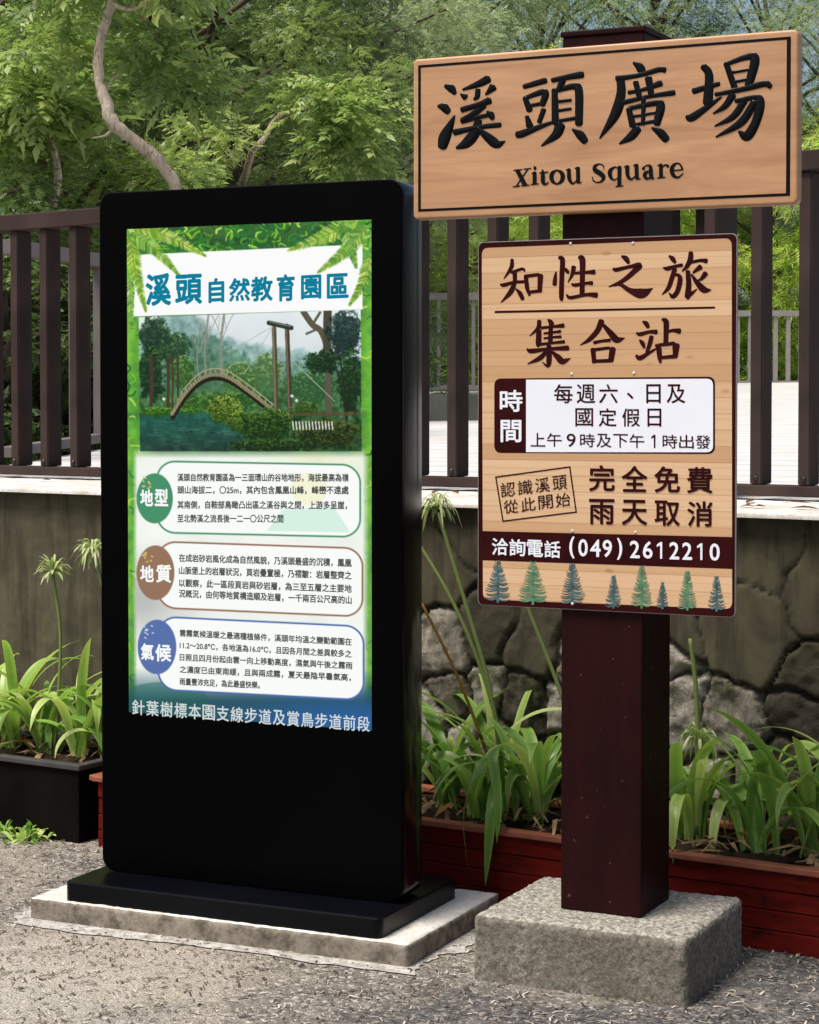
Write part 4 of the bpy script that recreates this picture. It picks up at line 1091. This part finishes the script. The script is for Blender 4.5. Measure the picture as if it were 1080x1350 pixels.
line_fence('railing', (-1.66, 8.55, 0), (-0.30, 18.9, 0), deck_z(-1.66, 8.55), deck_z(-.3, 18.9), 0.935, 0.40, 0.045, 0.05, 0.06, 'grey brown railing running back behind the dark railing, left of the kiosk', 'side_fence_paint')
za, zb_ = 1.315, 1.315
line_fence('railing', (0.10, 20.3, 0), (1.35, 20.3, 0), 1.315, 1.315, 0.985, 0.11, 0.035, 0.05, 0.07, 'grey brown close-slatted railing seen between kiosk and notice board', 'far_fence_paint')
m = MB(); m.box(0.10, 0.26, 20.15, 20.29, 1.29, 2.24)
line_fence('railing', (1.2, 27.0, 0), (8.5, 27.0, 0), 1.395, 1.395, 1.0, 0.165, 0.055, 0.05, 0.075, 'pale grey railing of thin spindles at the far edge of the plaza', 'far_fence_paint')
m = MB(); m.box(-0.1, 1.05, 13.4, 13.9, 1.0, 1.305)
tag(m.build('parapet', M['pale_block'], bevel=0.01), 'low olive grey block on the white plaza beyond the railing', 'block').location = (-.12, 0, 0)

# ================================================================== PLANTERS
def planter(a0, a1, b0, b1, h, label, dark):
    r = tag(empty('planter', WF.w(a0, b0, 0), WF.yaw), label, 'planter')
    L, D = a1-a0, b1-b0
    body, rim = ('black_plastic', 'grey_rim') if dark else ('planter_red', 'terracotta_rim')
    m = MB()
    if dark: 
        m.box(0, L, 0, .012, .0, h-.014); m.box(0, L, D-.012, D, .0, h-.014); m.box(0, .012, .0122, D-.0122, .0, h-.014); m.box(L-.012, L, .0122, D-.0122, .0, h-.014)
    else:
        n = 4; e = (h-.016)/n
        for i in range(n):
            z0, z1 = i*e+(.0018 if i else 0), (i+1)*e-.0005
            t = .0015*((i*7) % 3)
            m.box(0, L, t, .014, z0, z1); m.box(0, L, D-.014, D-t, z0, z1); m.box(t, .014, .0142, D-.0142, z0, z1); m.box(L-.014, L-t, .0142, D-.0142, z0, z1)
    m.build('side_panel', M[body], r, bevel=.0015, seg=1)
    m = MB(); o_ = .012
    m.box(-o_, L+o_, -o_, .022, h-.016, h); m.box(-o_, L+o_, D-.022, D+o_, h-.016, h); m.box(-o_-.018, .022, -.004, D-.0222, h-.0161, h+.0004); m.box(L-.022, L+o_, .0222, D-.0222, h-.016, h)
    m.build('rim', M[rim], r, bevel=.003)
    # lumpy soil with straw and dead leaves
    nx, ny = int(L/.02), int(D/.02); V = []
    X, Y = np.meshgrid(np.linspace(.013, L-.013, nx), np.linspace(.013, D-.013, ny))
    Z = h-.035+.03*noise2(ny, nx, (6, 14), int(a0*100) % 97+3)
    ii = np.arange(nx*ny).reshape(ny, nx)
    F = np.stack([ii[:-1, :-1], ii[:-1, 1:], ii[1:, 1:], ii[1:, :-1]], -1).reshape(-1, 4)
    link('soil', np_mesh('soil', np.stack([X, Y, Z], -1).reshape(-1, 3), F, None, True), M['soil'], r)
    g = np.random.default_rng(int(abs(a0)*50)); mb = MB()
    for _ in range(int(150*L)):
        x, y = g.uniform(.03, L-.03), g.uniform(.03, D-.03); a = g.uniform(0, 6.28); l = g.uniform(.03, .12); w = g.uniform(.002, .009)
        z = h-.012+g.uniform(-.006, .02); ca, sa = math.cos(a), math.sin(a); k = g.normal(0, .015)
        mb.add([(x-ca*l/2+sa*w, y-sa*l/2-ca*w, z), (x-ca*l/2-sa*w, y-sa*l/2+ca*w, z+.001), (x-sa*w*.8, y+ca*w*.8, z+abs(k)+.004), (x+sa*w*.8, y-ca*w*.8, z+abs(k)), (x+ca*l/2+sa*w*.2, y+sa*l/2-ca*w*.2, z+.002), (x+ca*l/2-sa*w*.2, y+sa*l/2+ca*w*.2, z+.003)], [(0, 1, 2, 3), (3, 2, 5, 4)])
    tag(mb.build('dead_leaves', M['straw'], r), kind='stuff')
    return r
PB0, PB1 = -0.42, -0.03
aT = WF.at(129, 1060, PB0)[0]; aK = WF.at(812, 1120, PB0)[0]
planter(aT, aK-.02, PB0, PB1, 0.2066, 'red plank planter with terracotta rim between kiosk and signpost', False)
planter(aK+.02, aK+1.25, PB0, PB1, 0.2066, 'red plank planter with terracotta rim right of the signpost', False)
aD = WF.at(108, 1060, PB0)[0]
planter(aD-1.2, aD-.012, PB0, PB1, 0.231, 'black trough planter with grey rim at the left edge', True)

# ================================================================== LILY PLANTS
def strap(mb, tints, pts, w, g, tint, fold=0.28, n=12, twist=0.0):
    """one strap leaf: a channelled ribbon along pts that narrows to its tip"""
    C = catmull(pts, max(3, n//(len(pts)-1))); n = len(C)
    T = np.gradient(C, axis=0); T /= np.linalg.norm(T, axis=1, keepdims=True)
    side = np.cross(T, np.array([0, 0, 1.0])); sN = np.linalg.norm(side, axis=1, keepdims=True)
    side = np.where(sN > .15, side/np.maximum(sN, 1e-6), 0)
    for i in range(1, n):
        if np.linalg.norm(side[i]) < .5: side[i] = side[i-1]
    for i in range(n-2, -1, -1):
        if np.linalg.norm(side[i]) < .5: side[i] = side[i+1]
    if np.linalg.norm(side[0]) < .5: side[:] = np.array([1, 0, 0])
    if twist:
        up = np.cross(side, T)
        side = side*math.cos(twist)+up*math.sin(twist)
    up = np.cross(side, T); base = len(mb.v)
    for i in range(n):
        t = i/(n-1); ww = w*(.55+.75*min(1, t*2.5))*(1-max(0, (t-.55)/.45)**2.2)/1.25*.98+.0006
        for o, h in ((-1, fold), (-.5, fold*.3), (0, 0), (.5, fold*.3), (1, fold)):
            mb.v.append(tuple(C[i]+side[i]*ww/2*o+up[i]*ww/2*h*(1-.6*t)))
            tints.append(np.clip(tint+.30*(abs(o)-.45)+.22*(t-.35)*.4+(.12 if t < .12 else 0), 0, 1))
    for i in range(n-1):
        for k in range(4): mb.f.append((base+i*5+k, base+i*5+k+1, base+(i+1)*5+k+1, base+(i+1)*5+k))
def finish(mb, tints, name, mat, parent, smooth=True):
    me = mb.mesh(name); at = me.attributes.new('tint', 'FLOAT', 'POINT'); at.data.foreach_set('value', np.array(tints, np.float32))
    return link(name, me, M[mat], parent, smooth)
def umbel(parent, c, g, r=.055, n=34, droop=.6, name='flower_head', up=(0, 0, 1)):
    mb = MB(); ti = []
    for i in range(int(n*1.6)):
        a = g.uniform(0, 6.28); e = g.uniform(-.5, 1.0)
        d = np.array([math.cos(a)*math.cos(e), math.sin(a)*math.cos(e), math.sin(e)])
        l = r*g.uniform(.7, 1.15); tp = np.array(c)+d*l-np.array([0, 0, droop*l*g.uniform(.1, .9)])
        md = np.array(c)+d*l*.6+np.array([0, 0, .12*l])
        strap(mb, ti, [c, tuple(md), tuple(tp)], .0075*g.uniform(.6, 1.2), g, g.uniform(.1, 1), .4, 6)
    return finish(mb, ti, name, 'umbel', parent)
def stalk(parent, pts, r, tint=.4, name='flower_stalk', mat='stalk_green'):
    C = catmull(pts, 6); mb = MB(); mb.tube([tuple(p) for p in C], [r*(1-.25*i/len(C)) for i in range(len(C))], 8)
    return finish(mb, [tint]*len(mb.v), name, mat, parent)
def lily(a, b, seed, nl, L, label, spread=1.0, lean=0.0, dry=0, tint=.45, h=.19):
    """clump of strap leaves; local frame is the wall's"""
    g = np.random.default_rng(seed)
    r = tag(empty('lily_plant', WF.w(a, b, h), WF.yaw), label, 'plant', 'strap-leaved lily plants in the planters')
    mb = MB(); ti = []; md = MB(); td = []
    nl = int(nl*.9)
    for i in range(nl):
        az = 6.283*(i/nl)+g.normal(0, .35); el = g.uniform(.55, 1.35); l = L*1.12*g.uniform(.7, 1.2)
        d = np.array([math.cos(az), math.sin(az)*.75-.05]); x0 = g.normal(0, .018, 2)
        ang = g.uniform(1.12, 1.5); bend = g.uniform(1.2, 2.7)*(1.25 if i % 3 else .75); pw = g.uniform(1.2, 2.0)
        P = [np.array([x0[0], x0[1], 0.0])]; curl = g.normal(0, .25); nst = 9
        for k in range(nst):
            t = (k+.5)/nst; e = ang-bend*t**pw; c2, s2 = math.cos(curl*t), math.sin(curl*t)
            h = np.array([d[0]*c2-d[1]*s2, d[0]*s2+d[1]*c2])*spread*math.cos(e)
            P.append(P[-1]+np.array([h[0]+lean*.3, h[1], math.sin(e)])*l*1.18/nst)
        strap(mb, ti, [tuple(p) for p in P], g.uniform(.024, .037), g, np.clip(g.normal(tint+.06, .24), 0, 1), n=18, twist=g.normal(0, .25))
    for i in range(dry):
        az = g.uniform(0, 6.28); l = L*g.uniform(.35, .6); d = np.array([math.cos(az), math.sin(az)])
        strap(md, td, [(0, 0, 0), (d[0]*l*.4, d[1]*l*.4, l*.35), (d[0]*l*.9, d[1]*l*.9, l*.16)], .02, g, g.random())
    finish(mb, ti, 'leaves', 'strap_leaf', r)
    if dry: finish(md, td, 'dry_leaves', 'dry_leaf', r)
    return r, g
def L_at(px, b=-.22): return WF.at(px, 1000, b)[0]
def loc_at(px, py, a, b, h=.19):
    x, z = WF.at(px, py, b); return (x-a, 0, z-h)
# left trough
spots = [(-28, 1, 15, .32, 'lily plant with pale arching leaves at the left edge of the black trough'), (18, 2, 17, .33, 'lily plant in the black trough, left of the tall flower stalk'), (62, 3, 18, .33, 'lily plant in the black trough whose tall straight stalk carries a spidery seed head'), (108, 4, 16, .30, 'lily plant hard against the left side of the black kiosk'), (150, 44, 12, .30, 'lily plant half hidden behind the kiosk, beside the trough end')]
for px, sd, nl, L, lab in spots:
    a = L_at(px); r, g = lily(a, -.22, sd, nl, L, lab, 1.0, 0, 2 if sd == 2 else 0, .55, .20)
    if sd == 3:
        s = stalk(r, [(0.03, 0, 0), loc_at(80, 850, a, -.22, .2), loc_at(70, 757, a, -.22, .2)], .0062, .4)
        umbel(s, loc_at(70, 753, a, -.22, .2), g, .062, 36, .35)
    if sd == 44:
        s = stalk(r, [(0, 0, 0), loc_at(150, 850, a, -.22, .2), loc_at(126, 735, a, -.22, .2)], .006, .4)
        umbel(s, loc_at(121, 727, a, -.22, .2), g, .066, 36, .8)
# between kiosk and signpost
a = L_at(582); r, g = lily(a, -.18, 11, 17, .31, 'lily plant beside the kiosk with a fading head on a leaning stalk', 1.0, 0, 0, .35)
s = stalk(r, [loc_at(655, 1000, a, -.2), loc_at(640, 905, a, -.2), loc_at(604, 780, a, -.2), loc_at(573, 676, a, -.2)], .0066, .55)
umbel(s, loc_at(572, 670, a, -.2), g, .062, 34, .9)
s = stalk(r, [loc_at(672, 1010, a, -.17), loc_at(640, 890, a, -.17), loc_at(598, 790, a, -.17), loc_at(545, 700, a, -.17)], .006, .5)
a = L_at(640); r, g = lily(a, -.30, 12, 9, .24, 'lily plant with long green blades hanging over the red planter front', .8, 0, 1, .25)
mb = MB(); ti = []
for P, w in ((((652, 1040), (648, 1000), (632, 1015), (612, 1070), (617, 1148)), .030), (((660, 1050), (656, 1030), (650, 1062), (645, 1110), (640, 1168)), .031), (((664, 1045), (658, 985), (650, 1000), (657, 1060), (655, 1112)), .026)):
    pts = []
    for j, (x, y) in enumerate(P):
        bb = [-.30, -.36, -.44, -.465, -.462][j]; q = WF.at(x, y, bb); pts.append((q[0]-a, bb+.30, q[1]-.19))
    strap(mb, ti, pts, w, g, .22)
finish(mb, ti, 'hanging_leaves', 'strap_leaf', r)
s = stalk(r, [loc_at(655, 1035, a, -.3), loc_at(632, 965, a, -.3), loc_at(598, 880, a, -.3), loc_at(556, 795, a, -.3)], .0048, .2, 'dry_stalk', 'dry_leaf')
a = L_at(706); r, g = lily(a, -.22, 13, 20, .33, 'bushy lily plant just left of the maroon post', 1.0, .1, 1, .42)
s = stalk(r, [loc_at(760, 960, a, -.2), loc_at(738, 895, a, -.2), loc_at(702, 803, a, -.2), loc_at(690, 760, a, -.2)], .0058, .6)
a = L_at(628); lily(a, -.12, 14, 14, .33, 'lily plant at the back of the planter against the rough stones', 1.0, 0, 0, .5)
# right of the post
a = L_at(915); r, g = lily(a, -.22, 15, 15, .29, 'lily plant right of the post with a cut yellow-tipped stalk', 1.0, 0, 0, .4)
s = stalk(r, [loc_at(918, 1100, a, -.22), loc_at(921, 1000, a, -.22), loc_at(917, 900, a, -.22), loc_at(910, 842, a, -.22)], .0068, .8)
umbel(s, loc_at(918, 975, a, -.24), g, .06, 22, 1.2)
a = L_at(1012); lily(a, -.25, 16, 18, .31, 'lily plant with broad arching leaves and orange dry blades at its foot', 1.05, 0, 6, .38)
a = L_at(1075); lily(a, -.22, 17, 17, .33, 'lily plant at the right edge of the red planter', 1.0, 0, 1, .45)
a = L_at(968); lily(a, -.14, 18, 12, .28, 'small lily plant at the back between its two right-hand neighbours', .9, 0, 0, .5)
a = L_at(1135); lily(a, -.22, 19, 14, .33, 'lily plant mostly cut by the right edge of the picture', 1.0, 0, 0, .45)
# weeds at the foot of the black trough
def weed(px, py, seed, label):
    d = ray(px, py); t = -EYE/d[2]; p = np.array([0, 0, EYE])+t*d; g = np.random.default_rng(seed); mb = MB(); ti = []
    r = tag(empty('weed', p), label, 'weed', 'weeds at the trough foot')
    for i in range(46):
        a = g.uniform(0, 6.28); e = g.uniform(.2, 1.2); l = g.uniform(.03, .10); d = np.array([math.cos(a)*math.cos(e), math.sin(a)*math.cos(e), math.sin(e)])
        o = g.normal(0, .035, 2); q = np.array([o[0], o[1], 0])
        strap(mb, ti, [tuple(q), tuple(q+d*l*.6), tuple(q+d*l+np.array([0, 0, -.015]))], g.uniform(.008, .02), g, g.random(), .2, 5)
    finish(mb, ti, 'leaves', 'strap_leaf', r)
weed(8, 1098, 31, 'small leafy weed at the foot of the black trough by the left edge'); weed(40, 1106, 32, 'low weed on the asphalt in front of the black trough')

# fallen leaves on the coping
g = np.random.default_rng(77)
for i, (px, py) in enumerate(((990, 655), (1000, 664), (985, 672), (1050, 660), (600, 655), (575, 652), (60, 640), (1062, 664))):
    a, z = WF.at(px, py, .12 if py > 660 else .35); m = MB(); l = g.uniform(.02, .05)
    an = g.uniform(0, 3.1); ca, sa = math.cos(an), math.sin(an)
    P = [(-l, 0, 0), (-l*.3, -l*.28, .006), (l, 0, .002), (-l*.3, l*.28, .004), (l*.1, 0, .009)]
    m.add([(x*ca-y*sa, x*sa+y*ca, z) for x, y, z in P], [(0, 1, 4), (1, 2, 4), (2, 3, 4), (3, 0, 4)])
    o = m.build('fallen_leaf', M['dead_leaf']); o.location = WF.w(a, .12 if py > 660 else .35, LEDGE+.002); o.rotation_euler.z = WF.yaw
    tag(o, 'dry brown leaf lying on the pale coping under the dark railing', 'leaf', 'fallen leaves on the coping')

# ================================================================== TREES
def spray_template(n, l, w, droop):
    """a leafy twig: n pairs of leaflets along a rachis of length 1"""
    V, F = [], []; g = np.random.default_rng(n*7+int(l*100))
    for i in range(n):
        t = (i+.6)/n+g.normal(0, .025); z = -droop*t*t; ll = l*(1-.55*abs(t-.42)/.58)*g.uniform(.6, 1.25)
        for s in (-1, 1):
            b = len(V); an = g.normal(1.13, .28); dx, dy = math.cos(an)*ll, s*math.sin(an)*ll; z += g.normal(0, .05)
            V += [(t, 0, z), (t+dx*.5-w*.5*.9, dy*.5+s*-.0, z+.02), (t+dx, dy, z-.25*ll), (t+dx*.5+w*.5, dy*.5, z+.01)]
            F.append((b, b+1, b+2, b+3))
    b = len(V); V += [(.9, 0, -droop*.8), (1.08, -w*.6, -droop*1.1), (1.08+l*.8, 0, -droop*1.5), (1.08, w*.6, -droop*1.1)]; F.append((b, b+1, b+2, b+3))
    return np.array(V), np.array(F)
SPR = {'feather': spray_template(8, .40, .16, .25), 'broad': spray_template(4, .55, .30, .18), 'needle': spray_template(9, .34, .085, .35), 'bamboo': spray_template(4, .85, .14, .5)}
def crown(name, parent, clusters, nspray, size, kind, mat, seed, flat=.55, outward=.8):
    """clusters: rows of (x,y,z,r,bright)"""
    g = np.random.default_rng(seed); C = np.array(clusters)
    wgt = C[:, 3]**2; pick = g.choice(len(C), nspray, p=wgt/wgt.sum())
    u = g.normal(0, 1, (nspray, 3)); u /= np.linalg.norm(u, axis=1, keepdims=True)
    rad = C[pick, 3]*(g.random(nspray)**.45)
    P = C[pick, :3]+u*rad[:, None]*np.array([1, 1, flat])
    d = u*outward+g.normal(0, .55, (nspray, 3)); d[:, 2] = d[:, 2]*.45-.10
    d /= np.linalg.norm(d, axis=1, keepdims=True)
    up = np.array([0, 0, 1.0])+g.normal(0, .35, (nspray, 3))
    y = np.cross(up, d); y /= np.linalg.norm(y, axis=1, keepdims=True); z = np.cross(d, y)
    s = size*g.uniform(.6, 1.35, nspray)
    TV, TF = SPR[kind]; k = len(TV)
    V = (TV[None, :, 0, None]*d[:, None]+TV[None, :, 1, None]*y[:, None]+TV[None, :, 2, None]*z[:, None])*s[:, None, None]+P[:, None]
    F = (TF[None]+(np.arange(nspray)*k)[:, None, None]).reshape(-1, 4)
    tint = np.clip(C[pick, 4]+g.normal(0, .2, nspray), 0, 1)
    tt = np.clip(np.repeat(tint, k)+np.tile(g.normal(0, .05, k), nspray), 0, 1)
    return link(name, np_mesh(name, V.reshape(-1, 3), F, {'tint': ('FLOAT', tt)}), M[mat], parent)
def tree(x, y, z0, H, rad, label, kind, mat, seed, nspray, size, trunk_r=.12, base=.15, bark='bark_dark', ncl=46, group='trees behind the railing', bright=.5, wob=.25, shape=1.0):
    g = np.random.default_rng(seed)
    r = tag(empty('tree', (x, y, z0)), label, 'tree', group)
    mb = MB(); n = 9
    T = [np.array([g.normal(0, wob*.3)*i/3, g.normal(0, wob*.3)*i/3, H*.92*i/(n-1)]) for i in range(n)]
    mb.tube(T, [trunk_r*(1-.85*i/(n-1)) for i in range(n)], 9)
    cl = []
    for i in range(ncl):
        t = base+(1-base)*((i+.5)/ncl); a = i*2.399+g.normal(0, .4)
        prof = math.sin(math.pi*min(1, (.18+.82*(1-t)**shape)))**.6 if shape else 1
        rr_ = rad*prof*g.uniform(.45, 1.0)
        j = t*(n-1)*.92; j0 = min(n-2, int(j)); tp = T[j0]*(1-(j-j0))+T[j0+1]*(j-j0)
        q = np.array([tp[0]+rr_*math.cos(a), tp[1]+rr_*math.sin(a), H*t+g.normal(0, .05*H)])
        cl.append((*q, rad*g.uniform(.22, .42), np.clip(bright+g.normal(0, .2), 0, 1)))
        m1 = tp*.5+q*.5+np.array([0, 0, .08*rr_])+g.normal(0, .06, 3)
        mb.tube([tp*1.0-np.array([0, 0, .1]), m1, q], [trunk_r*.34*(1-t*.6), trunk_r*.2*(1-t*.5), .008], 5, False)
    link('trunk', mb.mesh('trunk'), M[bark], r, True)
    crown('crown', r, cl, nspray, size, kind, mat, seed+1)
    return r
# depth Y, pixel column X of the photograph's foot, and the kind of each tree
def col_x(px, Y): return (px-540)/FPX*Y
TREES = [
 # px,   Y,   z0,  H,   rad, kind, mat, nspray, size, bright, label
 (-40, 10.6, 0.6, 1.7, 0.7, 'broad', 'foliage_dark', 1500, .16, .3, 'dark shrub behind the railing at the left edge'),
 (60, 11.6, 0.6, 1.6, 0.75, 'broad', 'foliage_dark', 1500, .16, .35, 'dark rounded shrub seen between the left uprights'),
 (120, 13.5, 0.5, 2.0, 0.8, 'feather', 'foliage_dark', 1500, .18, .4, 'feathery shrub behind the railing just left of the kiosk'),
 (-60, 13.0, 0.2, 4.6, 1.5, 'feather', 'foliage_mid', 3400, .22, .50, 'bushy mid green tree filling the upper left corner'),
 (75, 12.2, 0.2, 3.3, 1.0, 'broad', 'foliage_mid', 2200, .20, .62, 'low broad-leaved tree behind the left end of the railing'),
 (270, 15.0, 0.3, 5.2, 1.6, 'feather', 'foliage_dark', 4200, .25, .55, 'dark feathery tree rising above the kiosk'),
 (430, 17.0, 0.3, 4.6, 1.4, 'feather', 'foliage_grey', 3300, .25, .55, 'grey green tree between kiosk and carved signboard'),
 (140, 20.0, 0.4, 7.0, 1.9, 'needle', 'foliage_dark', 3600, .34, .45, 'tall dark conifer behind the bent pale trunk'),
 (620, 25.0, 0.7, 4.4, 1.8, 'bamboo', 'foliage_lime', 3400, .30, .55, 'lime green leafy tree seen past the left side of the notice board'),
 (590, 33.0, 0.8, 9.5, 2.6, 'needle', 'foliage_grey', 4200, .46, .50, 'hazy grey conifer above the left end of the carved signboard'),
 (780, 31.0, 0.8, 4.9, 2.3, 'bamboo', 'foliage_lime', 3600, .34, .50, 'bright bamboo-like tree behind the notice board'),
 (850, 38.0, 0.9, 10.5, 2.8, 'needle', 'foliage_grey', 3600, .52, .55, 'tall thin-leaved conifer over the carved signboard'),
 (1010, 30.0, 0.8, 4.7, 2.0, 'bamboo', 'foliage_lime', 4200, .31, .58, 'bright yellow-green tree beyond the pale far railing'),
 (1130, 31.0, 0.8, 6.6, 2.2, 'needle', 'foliage_grey', 4000, .38, .50, 'grey green conifer at the right edge of the picture'),
 (1010, 40.0, 1.0, 8.6, 2.4, 'needle', 'foliage_dark', 3000, .5, .5, 'dark conifer behind the right end of the carved signboard'),
 (380, 26.0, 0.6, 8.0, 2.2, 'needle', 'foliage_mid', 3800, .40, .5, 'tall mid green conifer behind the dark feathery tree'),
 (-20, 24.0, 0.5, 8.2, 2.2, 'feather', 'foliage_dark', 3200, .40, .4, 'tall dark tree far behind the left corner'),
 (520, 21.0, 0.5, 5.6, 1.5, 'feather', 'foliage_mid', 2800, .28, .6, 'sunlit mid green tree right of the kiosk top'),
 (700, 44.0, 1.0, 11.0, 2.8, 'needle', 'foliage_mid', 3000, .58, .5, 'distant tall conifer over the middle of the carved signboard'),
 (240, 33.0, 0.8, 10.5, 2.6, 'feather', 'foliage_grey', 3000, .5, .5, 'distant grey green tree behind the top of the bent trunk'),
]
for i, (px, Y, z0, H, rad, kind, mat, ns, size, br, lab) in enumerate(TREES):
    tree(col_x(px, Y), Y, z0, H, rad, lab, kind, mat, 100+i*7, int(ns*(4.6 if Y < 19 else 3.1)), size*(.33 if Y < 19 else .42), .10+.004*Y, .04 if kind in ('bamboo', 'broad') else .1, ncl=44 if H < 6 else 60, bright=br, shape=.8 if kind == 'needle' else .6)
# bent pale trunk
def px_pt(px, py, Y):
    d = ray(px, py); t = Y/d[1]; return np.array([0, 0, EYE])+t*d
r = tag(empty('bent_tree', px_pt(238, 520, 10.6)*np.array([1, 1, 0])), 'small tree with a bent pale bare trunk above the kiosk', 'tree')
o0 = np.array(r.location)
mb = MB()
C = catmull([tuple(px_pt(x, y, Y)-o0) for x, y, Y in ((240, 640, 10.6), (238, 420, 10.6), (236, 300, 10.6), (232, 250, 10.6), (212, 215, 10.55), (182, 188, 10.5), (152, 165, 10.45), (137, 130, 10.45), (129, 88, 10.5), (135, 42, 10.55), (148, 0, 10.6), (158, -60, 10.6), (150, -130, 10.6))], 6)
g = np.random.default_rng(4)
tn = noise2(2, len(C), (2, 16), 12, 3)[0]
mb.tube([tuple(p+g.normal(0, .003, 3)) for p in C], [.038-.016*i/len(C)+.018*(tn[i]-.5) for i in range(len(C))], 12)
for P, w in ((((148, 5), (175, 12), (215, -10)), .012), (((152, 165), (140, 178), (122, 182)), .009), (((140, 120), (148, 104), (160, 96)), .006)):
    Q = catmull([tuple(px_pt(x, y, 10.5+.05*i)-o0) for i, (x, y) in enumerate(P)], 5); mb.tube([tuple(p) for p in Q], [w*(1-.6*i/len(Q)) for i in range(len(Q))], 7)
link('trunk', mb.mesh('trunk'), M['bark_pale'], r, True)
cl = [(*(px_pt(x, y, Y)-o0), rr_, b) for x, y, Y, rr_, b in ((205, -40, 10.6, .30, .6), (110, -60, 10.7, .35, .6), (60, 60, 10.8, .26, .7), (30, 120, 10.9, .25, .6), (200, 60, 10.9, .22, .5), (235, 110, 11, .2, .5))]
crown('crown', r, cl, 420, .17, 'feather', 'foliage_mid', 900)
# second pale stem low on the left and a bare pale branch
r = tag(empty('sapling', px_pt(72, 520, 11.2)*np.array([1, 1, 0])), 'thin pale leaning stem just above the left railing', 'tree'); o0 = np.array(r.location); mb = MB()
C = catmull([tuple(px_pt(x, y, 11.2)-o0) for x, y in ((68, 640), (66, 400), (66, 290), (76, 240), (72, 205), (62, 170))], 6); mb.tube([tuple(p) for p in C], [.036-.02*i/len(C) for i in range(len(C))], 8)
link('trunk', mb.mesh('trunk'), M['bark_pale'], r, True)
crown('crown', r, [(*(px_pt(x, y, 11.3)-o0), .22, .65) for x, y in ((40, 150), (95, 130), (20, 190))], 160, .16, 'broad', 'foliage_mid', 901)
r = tag(empty('sapling', px_pt(335, 520, 13.0)*np.array([1, 1, 0])), 'leaning sapling with a bare pale curved branch over the kiosk top', 'tree'); o0 = np.array(r.location); mb = MB()
C = catmull([tuple(px_pt(x, y, Y)-o0) for x, y, Y in ((330, 640, 15.6), (322, 400, 15.6), (318, 270, 15.2), (330, 208, 13.6), (338, 194, 13.0), (350, 180, 13.0), (360, 162, 13.0), (375, 150, 13.0), (410, 142, 13.2))], 6); mb.tube([tuple(p) for p in C], [.030-.020*i/len(C) for i in range(len(C))], 8)
link('trunk', mb.mesh('trunk'), M['bark_pale'], r, True)
crown('crown', r, [(*(px_pt(x, y, 13.1)-o0), .25, .6) for x, y in ((430, 130), (470, 160), (455, 200))], 220, .17, 'feather', 'foliage_mid', 902)
